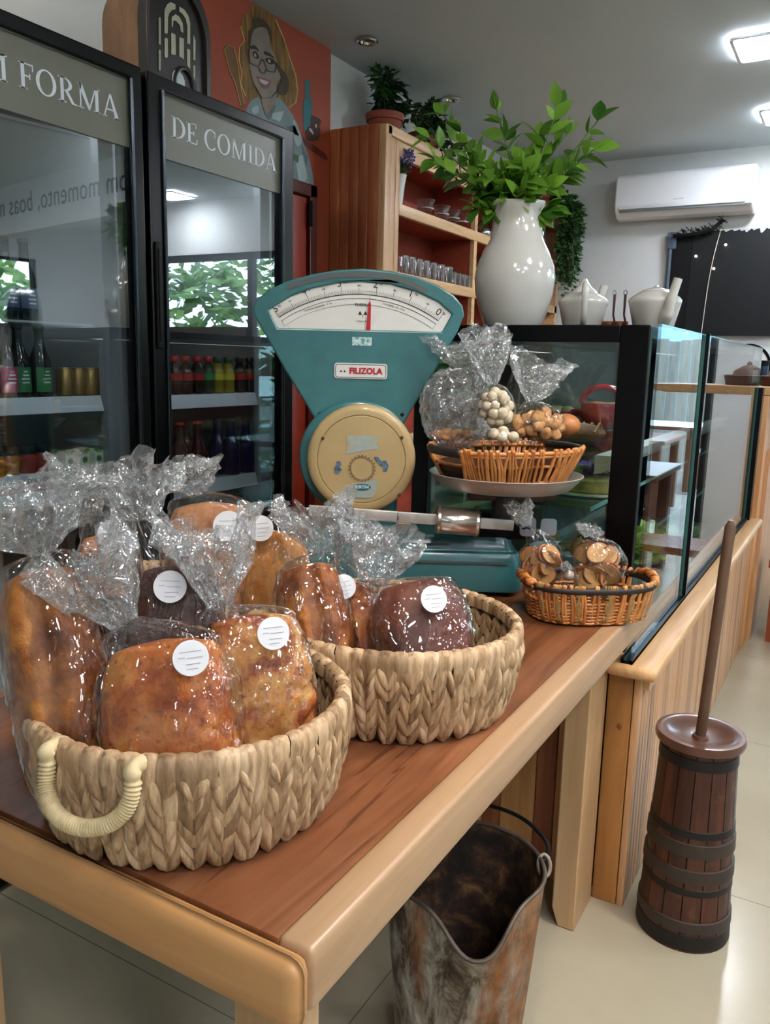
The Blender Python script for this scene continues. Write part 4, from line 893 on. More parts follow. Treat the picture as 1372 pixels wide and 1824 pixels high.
# ------------------------------------------------------------ on top of the case: vase of branches, coffee pots, ladles
M_por = plain('white_glazed_ceramic', 'c4c2bb', .12, coat=.7, var=.015, vs=8)
ZC = Zt+.0003
p = atY(913, 577, 2.30)
t = thing('white_vase', 'tall white ceramic pitcher vase filled with leafy branches', 'vase', (p.x, 2.30, ZC), YAW)
prof = [(.074, 0), (.08, .006), (.098, .05), (.112, .1), (.1165, .14), (.112, .175), (.096, .215), (.077, .25), (.070, .282), (.066, .305), (.069, .325), (.075, .343), (.076, .352), (.072, .352), (.065, .33), (.061, .305), (.064, .28), (.001, .2)]
n_ = 48; rings = []
for r, z in prof:
    rg = []
    for j in range(n_):
        a = 2*pi*j/n_; k = max(0, (z-.27)/.08) if z > .27 else 0
        lip = k*(.014*math.exp(-((abs(a-pi*1.02))/.45)**2)); dz = k*(.010*math.exp(-((abs(a-pi))/.5)**2) - .006*math.cos(a)*0+ .003*math.cos(2*a))
        rg.append(((r+lip)*math.cos(a), (r+lip)*math.sin(a), z+dz))
    rings.append(rg)
MB().loft(rings, caps=False).build('body', M_por, t, True)
vasep = Vector((p.x, 2.30, ZC))
M_branch = leaf_mat('bright_green_leaves', '2c5a14', '7fae3a', .3, .35)
M_twig = plain('green_twig', '3f5a22', .6)
Mi = t.matrix_basis.copy(); Mi = (Matrix.Translation(t.location) @ Matrix.Rotation(YAW, 4, 'Z')).inverted()
tb = thing('leafy_branches', 'bright green leafy branches standing in the white vase', 'branches', vasep+Vector((0, 0, .25)), 0)
lv, tw = MB(), MB()
def bigleaf(mb, q, d, s_, up):
    a = d.normalized(); b_ = a.cross(up)
    b_ = b_.normalized() if b_.length > 1e-4 else a.orthogonal().normalized()
    c = b_.cross(a).normalized(); vs = []; N = 7
    for i in range(N):
        tt = i/(N-1); w = .27*math.sin(pi*min(1, tt*.98+.02)**.85)+.004
        z = -.22*tt*tt
        for sgn, dz in ((-1, .07), (0, 0), (1, .07)): vs.append(q+a*s_*tt+b_*s_*w*sgn+c*s_*(z+dz*abs(sgn)*w*3))
    mb.add(vs, [(i*3+j, i*3+j+1, i*3+j+4, i*3+j+3) for i in range(N-1) for j in range(2)])
random.seed(21)
tips = [(765, 245, 0), (790, 205, .1), (835, 285, -.05), (885, 195, 0), (900, 250, .08), (930, 290, -.06), (960, 245, .05), (995, 190, 0), (1010, 240, .06), (1065, 215, 0), (1060, 265, -.05), (850, 370, -.06), (790, 300, -.08), (985, 375, -.04), (820, 235, .04), (945, 320, -.1), (1030, 290, .0), (870, 300, -.1), (775, 285, -.02)]
base = atD(912, 395, vasep.dot(F0))
for px, py, dd in tips:
    tip = atD(px, py, vasep.dot(F0)+dd)
    b0 = vasep+Vector((rnd(-.03, .03), rnd(-.03, .03), .27)); mid = b0.lerp(tip, .5)+Vector((0, 0, .03))
    c = spline([b0-tb.location, b0.lerp(mid, .5)+Vector((0, 0, .03))-tb.location, mid-tb.location, tip-tb.location], 8)
    tw.tube(c, [.003]*(len(c)-6)+[.0018]*6, 6)
    k0 = 8
    for i in range(k0, len(c), 2):
        dirv = (c[min(i+1, len(c)-1)]-c[i-1]).normalized()
        for sgn in (-1, 1):
            side = dirv.cross(Vector((rnd(-.6, .6), rnd(-1, 1), rnd(-.6, .6)))).normalized()
            d = (dirv*rnd(.4, 1)+side*rnd(.5, 1)+Vector((0, 0, rnd(-.2, .2)))).normalized()
            bigleaf(lv, c[i], d, rnd(.045, .075), Vector((rnd(-.5, .5), rnd(-1, .1), rnd(.2, 1))))
    bigleaf(lv, c[-1], (c[-1]-c[-3]).normalized(), .055, Vector((rnd(-.4, .4), -.6, .7)))
for _ in range(26):
    b0 = vasep+Vector((rnd(-.05, .05), rnd(-.05, .05), rnd(.34, .44)))-tb.location
    bigleaf(lv, b0, Vector((rnd(-1, 1), rnd(-1, .4), rnd(-.1, .9))), rnd(.05, .085), Vector((rnd(-.5, .5), -.7, .6)))
tw.build('twigs', M_twig, tb); lv.build('foliage', M_branch, tb, True)

M_dec = plain('green_print', '2f5f3c', .4, var=.2)
def coffee_pot(px, rz, lab, finial, handle_ang, spout_ang):
    p = atY(px, 577, 2.45)
    t = thing('coffee_pot', lab, 'coffee pot', (p.x, 2.45, ZC), 0, 'white coffee pots on the display case')
    MB().lathe([(.05, 0), (.054, .004), (.072, .078), (.074, .086), (.07, .093), (.047, .11), (.04, .112)], 40).build('body', M_por, t, True)
    MB().lathe([(.041, .111), (.038, .115), (.02, .13 if finial else .121), (.006, .152 if finial else .124), (.001, .154 if finial else .1245)], 30).build('lid', M_por, t)
    d = R0*math.cos(spout_ang)-F0*math.sin(spout_ang)
    e = R0*math.cos(handle_ang)-F0*math.sin(handle_ang)
    MB().tube(spline([d*.048+Z0*.022, d*.075+Z0*.05, d*.088+Z0*.085, d*.092+R0*.012+Z0*.14], 5), [.019]*6+[.015]*5+[.0125]*5, 12).build('spout', M_por, t)
    MB().tube(spline([e*.05+Z0*.112, e*.085+Z0*.128, e*.1+Z0*.1, e*.092+Z0*.04, e*.052+Z0*.012], 5), .0095, 10).build('handle', M_por, t)
    mb = MB()
    for a_, z_ in ((.0, .03), (.12, .045), (.25, .055), (.2, .066), (.35, .05), (.1, .018)):
        d2 = R0*math.cos(.55-a_)-F0*math.sin(.55-a_); rr = .05+.016*z_/.075+.0012
        ivyleaf(mb, d2*rr+Z0*z_, (-.4*(a_*4-.6), 0, 1), .02, d2)
    mb.build('leaf_print', M_dec, t, 0)
coffee_pot(1037, 0, 'white coffee pot with pointed lid and green leaf print beside the vase', True, pi*.56, -pi*.25)
coffee_pot(1164, 0, 'white coffee pot with upright spout at the corner of the case', False, -pi*.4, .44*pi)
M_cop = plain('copper', 'b8734a', .3, .9)
for i, (px, lab, s_) in enumerate(((1084, 'copper ladle nearer the vase standing between the coffee pots', 1), (1103, 'copper ladle nearer the right coffee pot', -1))):
    p = atY(px, 577, 2.47)
    t = thing('ladle', lab, 'ladle', (p.x, 2.47, ZC), YAW, 'copper ladles between the coffee pots')
    MB().lathe([(.001, 0), (.016, .003), (.025, .016), (.027, .03), (.025, .03), (.022, .016), (.001, .006)], 24).build('bowl', M_cop, t)
    MB().tube([(.02, 0, .022), (.0125, 0, .05), (.0125, 0, .09), (.0125, 0, .108)], [.0035, .003, .004, .004], 8).build('handle', plain('ladle_handle', '4a3028', .4, .3), t)
    MB().tube([(.012+.005*math.cos(a), 0, .113+.006*math.sin(a)) for a in [2*pi*k/14 for k in range(14)]], .0018, 6, closed=True).build('hanging_loop', M_alu, t)
# ------------------------------------------------------------ table
ZTB = .835
m, n, l, b = nt('stained_table_top'); v = coords(n, l, (16, 1.6, 16))
f1 = noi(n, l, v, 1.0, 7, .6, 1.2); v2 = coords(n, l, (3, 3, 3)); f2 = noi(n, l, v2, 1.4, 5)
c1 = ramp(n, l, f1, [(.25, '55301c'), (.45, '7a4a2e'), (.6, '8a5a3c'), (.8, '9c6e4e')]); c2 = ramp(n, l, f2, [(.35, (.72, .70, .70)), (.7, (1.12, 1.1, 1.08))])
c3 = mixc(n, l, 1.0, c1, c2, 'MULTIPLY')
v3 = coords(n, l, (40, 2.2, 40)); f3 = noi(n, l, v3, .8, 3, .5, .6); c4 = ramp(n, l, f3, [(.0, (1, 1, 1)), (.305, (1, 1, 1)), (.315, (.35, .25, .2)), (.335, (.35, .25, .2)), (.345, (1, 1, 1))])
l.new(mixc(n, l, .7, c3, c4, 'MULTIPLY'), b.inputs['Base Color'])
b.inputs['Roughness'].default_value = .3; b.inputs['Coat Weight'].default_value = .25; b.inputs['Coat Roughness'].default_value = .15; bump(n, l, b, f1, .12, .002); M_top = m
tx0, tx1, ty0, ty1 = -1.21, -.40, .545, 2.0
t = thing('display_table', 'sturdy wooden table with dark stained top and pale edging', 'table', (tx0, ty0, 0))
w_, d_ = tx1-tx0, ty1-ty0
slab((.03, .028, ZTB-.05), (w_-.04, d_-.03, ZTB), M_top, 'table_top', t)
MB().box((-.006, -.002, ZTB-.075), (w_+.003, .03, ZTB+.0012), r=.017).build('near_edging', W_edgex, t, True)
MB().box((w_-.042, .028, ZTB-.07), (w_, d_, ZTB+.0008), r=.007).build('side_edging', W_edge, t)
MB().box((0, .028, ZTB-.07), (.032, d_, ZTB+.0008), r=.007).build('side_edging', W_edge, t)
MB().box((.032, d_-.032, ZTB-.07), (w_-.042, d_, ZTB+.0008), r=.006).build('far_edging', W_edgex, t)
W_leg = wood('pale_table_leg', [(.2, 'a57c50'), (.5, 'b9946a'), (.8, 'c8a67e')], 'z', 30, 2, .45)
for x, y, dy in ((w_-.135, .07, .085), (.06, .07, .085), (w_-.135, 1.283, .15), (.06, 1.283, .15)):
    rings = []
    for z, k in ((0, .72), (.05, 1), (ZTB-.06, 1)):
        rings.append([(x+.06-.06*k, y, z), (x+.06, y, z), (x+.06, y+dy, z), (x+.06-.06*k, y+dy, z)])
    MB().loft(rings).build('leg', W_leg, t, bevel=.004)
slab((.12, .1, ZTB-.12), (w_-.14, .12, ZTB-.05), W_edgex, 'apron', t)

# boards of the service counter seen under the table
t = thing('service_counter', 'red and tan plank counter front standing behind the table legs', 'counter', (-1.12, 2.004, 0))
mb = MB()
random.seed(12)
x = 0
tan = MB()
i = 0
while x < .63:
    w = (.055, .10)[i % 2]
    (mb if i % 2 == 0 else tan).box((x+.001, 0, 0), (min(x+w, .634)-.001, .02, .68), r=.003); x += w; i += 1
mb.build('red_planks', W_red, t); tan.build('tan_planks', W_pinez, t)

# ------------------------------------------------------------ rusty milk pail on the floor
bc = R0*.174+F0*1.45; ZBK = .43
m, n, l, b = nt('rusted_galvanised'); v = coords(n, l, (1, 1, .4))
f1 = noi(n, l, v, 19, 10, .72, .5); f2 = noi(n, l, coords(n, l, (1, 1, .18)), 7, 4); f3 = noi(n, l, coords(n, l), 30, 4)
c = ramp(n, l, f1, [(.36, '2b2118'), (.44, '5a4a3a'), (.5, '837c70'), (.58, 'a29e92'), (.64, 'c9c6bb')])
c = mixc(n, l, ramp(n, l, f2, [(.5, (0, 0, 0)), (.62, (.85, .85, .85))]), c, ramp(n, l, f3, [(.3, '5c3316'), (.7, 'a0652f')]))
l.new(c, b.inputs['Base Color']); b.inputs['Roughness'].default_value = .6; b.inputs['Metallic'].default_value = .25; bump(n, l, b, f1, .3, .003); M_rust = m
m, n, l, b = nt('rusted_inside'); v = coords(n, l)
c = ramp(n, l, noi(n, l, v, 14, 8, .7, .5), [(.38, '1a130e'), (.48, '35241a'), (.56, '5a3d25'), (.66, '8a6a42')])
l.new(c, b.inputs['Base Color']); b.inputs['Roughness'].default_value = .8; M_rusti = m
t = thing('milk_pail', 'tall rusty metal milk pail with pouring lip under the table edge', 'pail', (bc.x, bc.y, 0), YAW)
NA = 96
def pail_pt(a, k, off=0):
    r = .122+(.157-.122)*k-off
    da = (a-1.5*pi-.06+pi) % (2*pi)-pi
    g = math.exp(-(abs(da)/.36)**2.4); g2 = math.exp(-(abs(da)/.95)**4)
    kk = max(0, k-.55)/.45
    z = ZBK*k-(.066*g+.006*g2)*kk**2.0; r2 = r+.022*g*kk**2-.008*math.exp(-((abs(da)-.75)/.3)**2)*kk
    return (r2*math.cos(a), r2*math.sin(a), z)
ks = [i/26 for i in range(27)]
MB().loft([[pail_pt(2*pi*j/NA, k) for j in range(NA)] for k in ks], caps=False).add([pail_pt(2*pi*j/NA, 0) for j in range(NA)], [tuple(range(NA))]).build('outer_wall', M_rust, t, True)
MB().loft([[(lambda q: (q[0], q[1], max(q[2], .012)))(pail_pt(2*pi*j/NA, k, .003)) for j in range(NA)] for k in ks], caps=False).add([(lambda q: (q[0], q[1], .012))(pail_pt(2*pi*j/NA, 0, .003)) for j in range(NA)], [tuple(range(NA))]).build('inner_wall', M_rusti, t, True)
MB().tube([pail_pt(2*pi*j/NA, 1, .0015) for j in range(NA)], .0042, 8, closed=True).build('rolled_rim', plain('rim_metal', '5a4f45', .55, .5, var=.3), t)
MB().tube([(.152*math.cos(a), .152*math.sin(a), .36) for a in [pi*.0+pi*k/30 for k in range(31)]], .003, 6).build('inner_bead', M_rusti, t)
M_wireg = plain('galvanised_wire', '8f8577', .5, .5, var=.2)
ear = MB()
for s_ in (-1, 1):
    ear.tube([(s_*(.161+.012*math.sin(a)), .012*math.cos(a)*.8+.02, .418+.018*math.cos(a)) for a in [2*pi*k/16 for k in range(16)]], .004, 8, closed=True)
    ear.box((s_*.157-.003, .008, .375), (s_*.157+.003, .034, .415))
ear.build('ears', M_wireg, t)
MB().tube(spline([(.150, .02, .425), (.168, .028, .43), (.168, .05, .452), (.13, .125, .458), (.06, .17, .46), (-.02, .18, .46), (-.1, .15, .458), (-.155, .075, .452), (-.170, .03, .435), (-.15, .02, .425)], 7), .0042, 8).build('bail_handle', M_blackm, t)

# ------------------------------------------------------------ butter churn
t = thing('butter_churn', 'dark wooden butter churn with iron hoops and long staff', 'churn', (-.248, 2.01, 0), .2)
m, n, l, b = nt('old_dark_staves'); g = n.new('ShaderNodeNewGeometry'); v = coords(n, l, (30, 30, 3))
f = noi(n, l, v, 1.2, 6, .6, .5); f2 = noi(n, l, coords(n, l), 14, 6)
c = ramp(n, l, f, [(.25, '2a150c'), (.5, '472416'), (.75, '643822')])
c = mixc(n, l, 1.0, c, ramp(n, l, g.outputs['Random Per Island'], [(0, (.6, .6, .6)), (1, (1.25, 1.1, 1.0))]), 'MULTIPLY')
c = mixc(n, l, ramp(n, l, f2, [(.6, (0, 0, 0)), (.72, (.55, .55, .55))]), c, '6b563f')
l.new(c, b.inputs['Base Color']); b.inputs['Roughness'].default_value = .42; bump(n, l, b, f, .25, .003); M_stave = m
mb = MB(); NS = 15
for i in range(NS):
    a0, a1 = 2*pi*i/NS+.012, 2*pi*(i+1)/NS-.012; rings = []
    for z, r in ((0, .112), (.25, .101), (.505, .089)):
        rings.append([(r*math.cos(a), r*math.sin(a), z) for a in [a0+(a1-a0)*k/4 for k in range(5)]]+[((r-.014)*math.cos(a), (r-.014)*math.sin(a), z) for a in (a1, a0)])
    mb.loft(rings)
mb.build('staves', M_stave, t)
slab((-.06, -.06, .002), (.06, .06, .02), M_stave, 'bottom', t)
M_iron = plain('dark_iron_hoop', '1d1917', .5, .3, var=.2); M_hoop = plain('brown_hoop', '33281f', .55, var=.2)
for z, h, o, mm in ((.462, .03, .0025, M_iron), (.292, .022, .002, M_iron), (.245, .036, .0045, M_hoop), (.178, .036, .0045, M_hoop), (.145, .02, .002, M_iron), (.05, .03, .004, M_hoop), (.004, .04, .002, M_iron)):
    r0, r1 = .112-.046*z, .112-.046*(z+h)
    MB().lathe([(r0-.002, z), (r0+o, z+.002), (r1+o, z+h-.002), (r1-.002, z+h)], 48, caps=False).build('hoop', mm, t)
M_lid = plain('churn_lid_wood', '5a382a', .35, coat=.3, var=.12, vs=12)
MB().lathe([(.088, .505), (.103, .507), (.106, .516), (.103, .528), (.082, .53), (.07, .52), (.03, .511), (.001, .51)], 48).build('lid', M_lid, t, 60)
a = Vector((0, 0, .515)); topz = 1.06
tp = atZ(1303, 927, topz)-t.location; tp = Matrix.Rotation(-.2, 3, 'Z') @ tp
MB().tube([a, a.lerp(tp, .3), a.lerp(tp, .97), tp], [.0125, .0125, .0125, .006], 14).build('staff', plain('churn_staff_wood', '5c4332', .5, var=.12, vs=20), t)
MB().lathe([(.013, .511), (.02, .511), (.018, .518), (.013, .519)], 20, caps=False).build('staff_collar', M_lid, t)

# ------------------------------------------------------------ dining tables and chairs in the glazed end (mirrored in the glass screens)
W_dk = wood('dark_dining_wood', [(.3, '4a2616'), (.7, '6d3c22')], 'z', 30, 3, .4); M_cloth = plain('white_table_cover', 'd4dade', .6, var=0)
def dining(x, y, lab, sx=.42, sy=.42, cover=True, col=None):
    t = thing('dining_table', lab, 'table', (x, y, 0), 0, 'dining tables')
    MB().box((-sx, -sy, .70), (sx, sy, .74), r=.006).build('table_top', col or W_dk, t)
    for a in (-1, 1):
        for c_ in (-1, 1): slab((a*(sx-.08)-.04, c_*(sy-.08)-.04, 0), (a*(sx-.08)+.04, c_*(sy-.08)+.04, .70), col or W_dk, 'leg', t)
    if cover: slab((-sx-.004, -sy-.004, .7402), (sx+.004, sy+.004, .7442), M_cloth, 'white_top', t)
    return t
dining(.55, 5.55, 'dark wooden dining table with white top nearest the half wall', .36, .4)
dining(1.15, 8.2, 'dark wooden dining table outdoors behind the nearest one', .5, .5, False)
dining(1.2, 10.2, 'white topped dining table outdoors before the fence', .5, .5)
dining(2.6, 9.2, 'white topped dining table outdoors under the trees', .5, .5)
def chair(x, y, rz, lab):
    t = thing('dining_chair', lab, 'chair', (x, y, 0), rz, 'dining chairs')
    slab((-.2, -.2, .43), (.2, .2, .46), M_cloth, 'seat', t)
    for a in (-.18, .18):
        slab((a-.018, -.19, 0), (a+.018, -.155, .43), W_dk, 'leg', t); slab((a-.018, .16, 0), (a+.018, .195, .95), W_dk, 'leg', t)
    MB().box((-.18, .165, .82), (.18, .185, .93)).box((-.18, .165, .66), (.18, .185, .72)).build('backrest', W_dk, t)
chair(.55, 10.3, pi/2, 'dark dining chair left of the white topped outdoor table'); chair(.9, 6.3, 0, 'dark dining chair behind the nearest dining table'); chair(1.9, 8.3, -pi/2, 'dark dining chair beside the bare outdoor table')
q = atZ(1366, 1143, 0)
t = thing('wooden_bench', 'reddish wooden bench whose end shows at the right edge', 'bench', (q.x+.02, q.y, 0))
W_rb = wood('reddish_bench_wood', [(.3, '7a351c'), (.7, '9a4d2a')], 'z', 30, 3, .4)
slab((-.03, 0, 0), (.03, .3, .4), W_rb, 'leg', t); slab((1.1, 0, 0), (1.16, .3, .4), W_rb, 'leg', t); slab((-.05, -.02, .4), (1.2, .32, .44), W_rb, 'seat', t)
# ------------------------------------------------------------ vintage counter scale, turned to face the camera
m, n, l, b = nt('teal_enamel'); v = coords(n, l); g = n.new('ShaderNodeNewGeometry')
f = noi(n, l, v, 9, 5); f2 = noi(n, l, v, 55, 4, .6)
c = ramp(n, l, f, [(.3, '2a5c60'), (.7, '366f72')])
pn = n.new('ShaderNodeMath'); pn.operation = 'MULTIPLY_ADD'; l.new(g.outputs['Pointiness'], pn.inputs[0]); pn.inputs[1].default_value = 1.0
l.new(f2, pn.inputs[2])
chip = ramp(n, l, f2, [(.735, (0, 0, 0)), (.75, (1, 1, 1))])
l.new(mixc(n, l, chip, c, '2a2420'), b.inputs['Base Color']); b.inputs['Roughness'].default_value = .32; b.inputs['Coat Weight'].default_value = .35; b.inputs['Coat Roughness'].default_value = .15
M_teal = m
M_cre = plain('aged_cream_enamel', 'ab9468', .4, coat=.25, var=.07, vs=12)
M_dial = plain('dial_white', 'c9cac6', .5, var=.03, vs=10); M_ink = plain('printing_ink', '17181a', .6, var=0); M_redp = plain('pointer_red', 'a3121f', .35, var=0)
M_slot = plain('grey_slot', '4a5050', .5)
SZ = .835
t = thing('counter_scale', 'old teal fan shaped counter scale with cream drum and white dial', 'scale', F0*2.0+Z0*SZ, YAW)
def zz(P): return [(x, z-SZ) for x, z in P]
outl = [(-.165, 1.236), (-.25, 1.371), (-.324, 1.498), (-.3275, 1.516), (-.319, 1.537), (-.29, 1.560), (-.246, 1.581), (-.188, 1.598), (-.125, 1.610), (-.066, 1.614), (-.0, 1.610), (.063, 1.597), (.114, 1.579), (.152, 1.557), (.173, 1.534), (.178, 1.512), (.163, 1.472), (.1, 1.358), (.033, 1.236)]
dial = [(-.269, 1.472), (-.291, 1.513), (-.238, 1.546), (-.187, 1.566), (-.125, 1.580), (-.066, 1.584), (.001, 1.579), (.064, 1.563), (.115, 1.541), (.148, 1.514), (.126, 1.472)]
MB().prism(zz(outl), .016, None, [zz(dial)]).build('head_front', M_teal, t, bevel=.005)
MB().prism(zz(outl), .055, Matrix.Translation((0, .016, 0))).build('head_case', M_teal, t, bevel=.01)
dl = MB().prism(zz([(x*1.002, z) for x, z in dial]), .002, Matrix.Translation((0, .0055, 0))).build('dial_plate', M_dial, t)
mb = MB()
sl = spline([(-.245, 0, 1.567), (-.154, 0, 1.5925), (-.067, 0, 1.6), (.013, 0, 1.5925), (.088, 0, 1.565)], 6)
P = [(q.x, q.z+.0062) for q in sl]+[(q.x, q.z-.0062) for q in reversed(sl)]
MB().prism(zz(P), .002, Matrix.Translation((0, -.0012, 0))).build('top_slot', M_slot, t, bevel=.0008)
# dial print
AC, AR = (-.0735, 1.21), .345
def pol(deg, r): a = math.radians(deg); return (AC[0]+r*math.sin(a), AC[1]+r*math.cos(a))
ink = MB(); Mi = Matrix.Translation((0, .0047, 0))
def arcline(r, w, a0=-33.8, a1=33.4, n_=40): 
    A = [a0+(a1-a0)*i/n_ for i in range(n_+1)]
    ink.prism(zz([pol(a, r+w) for a in A]+[pol(a, r-w) for a in reversed(A)]), .0006, Mi)
arcline(.345, .0009); arcline(.3355, .0005); arcline(.3215, .0003)
for a in (-33.8, 33.4):
    q0, q1 = pol(a, .3215), pol(a, .3355); ink.prism(zz([(q0[0]-.0004, q0[1]), (q0[0]+.0004, q0[1]), (q1[0]+.0004, q1[1]), (q1[0]-.0004, q1[1])]), .0006, Mi)
for i in range(101):
    a = -33.8+67.2*i/100; L = .018 if i % 20 == 0 else (.013 if i % 10 == 0 else (.008 if i % 2 else .0095)); w = .0005 if i % 10 == 0 else .0003
    q0, q1 = pol(a, .346), pol(a, .346+L); nn = (math.cos(math.radians(a))*w, -math.sin(math.radians(a))*w)
    ink.prism(zz([(q0[0]-nn[0], q0[1]-nn[1]), (q0[0]+nn[0], q0[1]+nn[1]), (q1[0]+nn[0], q1[1]+nn[1]), (q1[0]-nn[0], q1[1]-nn[1])]), .0006, Mi)
ink.prism(zz([(-.0765, 1.5075), (-.0665, 1.5075), (-.0715, 1.5165)]), .0006, Mi).prism(zz([(-.0635, 1.5075), (-.0535, 1.5075), (-.0585, 1.5165)]), .0006, Mi)
ink.prism(zz([(-.0655, 1.507), (-.0645, 1.507), (-.0645, 1.5), (-.0655, 1.5)]), .0006, Mi)
ink.build('dial_marks', M_ink, dl, smooth=0)
for i in range(6):
    a = -33.8+67.2*i/5; q = pol(a+ (1.0 if i == 0 else (-1.2 if i == 5 else 0)), .371 if 0 < i < 5 else .364); rt_ = (math.cos(math.radians(a)), 0, -math.sin(math.radians(a))); up_ = (math.sin(math.radians(a)), 0, math.cos(math.radians(a)))
    text(str(5-i), 'dial_number', .024, M_ink, dl, facing((q[0]-.004, .0047, q[1]-SZ), rt_, up_), .0003)
    q2 = (q[0]+.0085*rt_[0]+.004*up_[0], q[1]+.0085*rt_[2]+.004*up_[2])
    text('kg', 'dial_unit', .0085, M_ink, dl, facing((q2[0], .0047, q2[1]-SZ), rt_, up_), .0003)
for i in range(5):
    a = -33.8+67.2*(i+.5)/5; q = pol(a, .365); text('500', 'dial_number', .005, M_ink, dl, facing((q[0], .0047, q[1]-SZ), (math.cos(math.radians(a)), 0, -math.sin(math.radians(a))), (math.sin(math.radians(a)), 0, math.cos(math.radians(a)))), .0003)
text('FILIZOLA', 'maker_print', .0085, M_ink, dl, facing((-.0665, .0047, 1.5305-SZ), (1, 0, 0)), .0003, bold=.0002)
text('S. Paulo - Brasil', 'maker_print', .0055, M_ink, dl, facing((-.0645, .0047, 1.4925-SZ), (1, 0, 0)), .0003)
for s_, a in (('CARGA MAXIMA  5 kg', -17.5), ('DIVISOES DE 10 g', 14.5)):
    q = pol(a, .3285); text(s_, 'dial_print', .0055, M_ink, dl, facing((q[0], .0047, q[1]-SZ), (math.cos(math.radians(a)), 0, -math.sin(math.radians(a))), (math.sin(math.radians(a)), 0, math.cos(math.radians(a)))), .0003, space=1.3)
MB().prism(zz([(-.0565, 1.470), (-.0455, 1.470), (-.0455, 1.532), (-.0475, 1.539), (-.0495, 1.539), (-.0515, 1.532)]), .002, Matrix.Translation((0, .0015, 0))).prism(zz([(-.0488, 1.538), (-.0482, 1.538), (-.0482, 1.55), (-.0488, 1.55)]), .001, Matrix.Translation((0, .002, 0))).build('pointer', M_redp, t)
# worn sticker and name plate
m, n, l, b = nt('worn_sticker'); f = noi(n, l, coords(n, l), 120, 5, .7)
l.new(ramp(n, l, f, [(.42, '4f8a8c'), (.5, '9dbcbc'), (.62, 'c4d2d2')]), b.inputs['Base Color']); b.inputs['Roughness'].default_value = .6; M_worn = m
slab((-.089, -.0012, 1.435-SZ), (-.042, .001, 1.455-SZ), M_worn, 'worn_sticker', t)
pc = (-.067, 1.3745)
pl_ = MB().prism(zz(rrect(-.131, 1.356, -.003, 1.393, .007)), .003, Matrix.Translation((0, -.003, 0))).build('name_plate', plain('enamel_plate_white', 'cfcfcb', .3, coat=.4, var=.02), t, bevel=.0008)
MB().prism(zz(rrect(-.1285, 1.3585, -.0055, 1.3905, .006)), .0008, Matrix.Translation((0, -.0036, 0)), [zz(rrect(-.1272, 1.3598, -.0068, 1.3892, .0052))]).build('plate_border', M_ink, pl_)
text('FILIZOLA', 'plate_lettering', .0195, M_redp, pl_, facing((-.055, -.0036, 1.3742-SZ), (1, 0, 0)), .0004, bold=.0009)
MB().prism(zz([(-.118, 1.371), (-.1115, 1.371), (-.11475, 1.3765)]), .0007, Matrix.Translation((0, -.0037, 0))).prism(zz([(-.1095, 1.371), (-.103, 1.371), (-.10625, 1.3765)]), .0007, Matrix.Translation((0, -.0037, 0))).build('plate_emblem', M_ink, pl_)
def screw(x, z, y, r=.0045, mm=M_blackm): 
    return MB().lathe([(.001, 0), (r, .0), (r, .0025), (r*.7, .004), (.001, .0042)], 14, Matrix.Translation((x, y, z-SZ)) @ Matrix.Rotation(pi/2, 4, 'X')).build('screw', mm, t)
for x, z in ((-.165, 1.269), (.036, 1.272)): screw(x, z, 0)
# drum
dc = (-.061, 1.164)
Rm = Matrix.Translation((dc[0], 0, dc[1]-SZ)) @ Matrix.Rotation(pi/2, 4, 'X')
def onface(prof, y, n_=64, M=Rm): return MB().lathe(prof, n_, Matrix.Translation((0, y, 0)) @ M)
onface([(.001, -.10), (.137, -.10), (.142, -.085), (.142, .004), (.136, .010), (.120, .012), (.001, .012)], 0).build('drum_housing', M_teal, t, 50).location = (-.012, 0, .0)
onface([(.132, .008), (.1325, .02), (.131, .036), (.126, .041), (.118, .043), (.1085, .043), (.1065, .0405), (.1045, .043), (.001, .044)], 0, 72).build('drum_cover', M_cre, t, 50)
for x, z in ((-.154, 1.214), (.036, 1.220), (.034, 1.080)): screw(x, z, -.0435, .004, plain('screw_rust', '4a2c18', .5))
gear = []
for i in range(44):
    a = 2*pi*i/44; r = .0335 if i % 2 else .0295
    gear += [(dc[0]+.003+r*math.cos(a-.05), dc[1]-.021+r*math.sin(a-.05)), (dc[0]+.003+r*math.cos(a+.05), dc[1]-.021+r*math.sin(a+.05))]
MB().prism(zz(gear), .0015, Matrix.Translation((0, -.0452, 0)), [zz(circ(.0265, 30, dc[0]+.003, dc[1]-.021))]).build('embossed_gear', plain('worn_gear_relief', '7d6a4a', .45, var=.3, vs=60), t)
m, n, l, b = nt('peeled_blue_decal'); f = noi(n, l, coords(n, l), 70, 5, .7, .4)
l.new(ramp(n, l, f, [(.38, 'ab9468'), (.45, '9a9d8c'), (.6, '8aa3ac'), (.72, 'aebab8')]), b.inputs['Base Color']); b.inputs['Roughness'].default_value = .55; M_peel = m
def deco(P, name, mm, y=-.0447): return MB().prism(zz(P), .0008, Matrix.Translation((0, y, 0))).build(name, mm, t, smooth=0)
deco([(-.094, 1.205), (-.098, 1.222), (-.024, 1.222), (-.02, 1.205), (-.022, 1.192), (-.075, 1.182), (-.1, 1.175), (-.095, 1.19)], 'peeled_decal', M_peel)
deco([(-.098, 1.076), (-.094, 1.07), (-.032, 1.072), (-.022, 1.085), (-.02, 1.115), (-.04, 1.112), (-.08, 1.105), (-.096, 1.09)], 'peeled_decal', M_peel)
deco([(-.122, 1.128), (-.126, 1.140), (-.119, 1.152), (-.122, 1.158), (-.112, 1.160), (-.108, 1.152), (-.112, 1.145), (-.107, 1.138), (-.114, 1.130)], 'decal_scrap', plain('decal_navy', '4f6678', .5, var=.6, vs=110), -.0449)
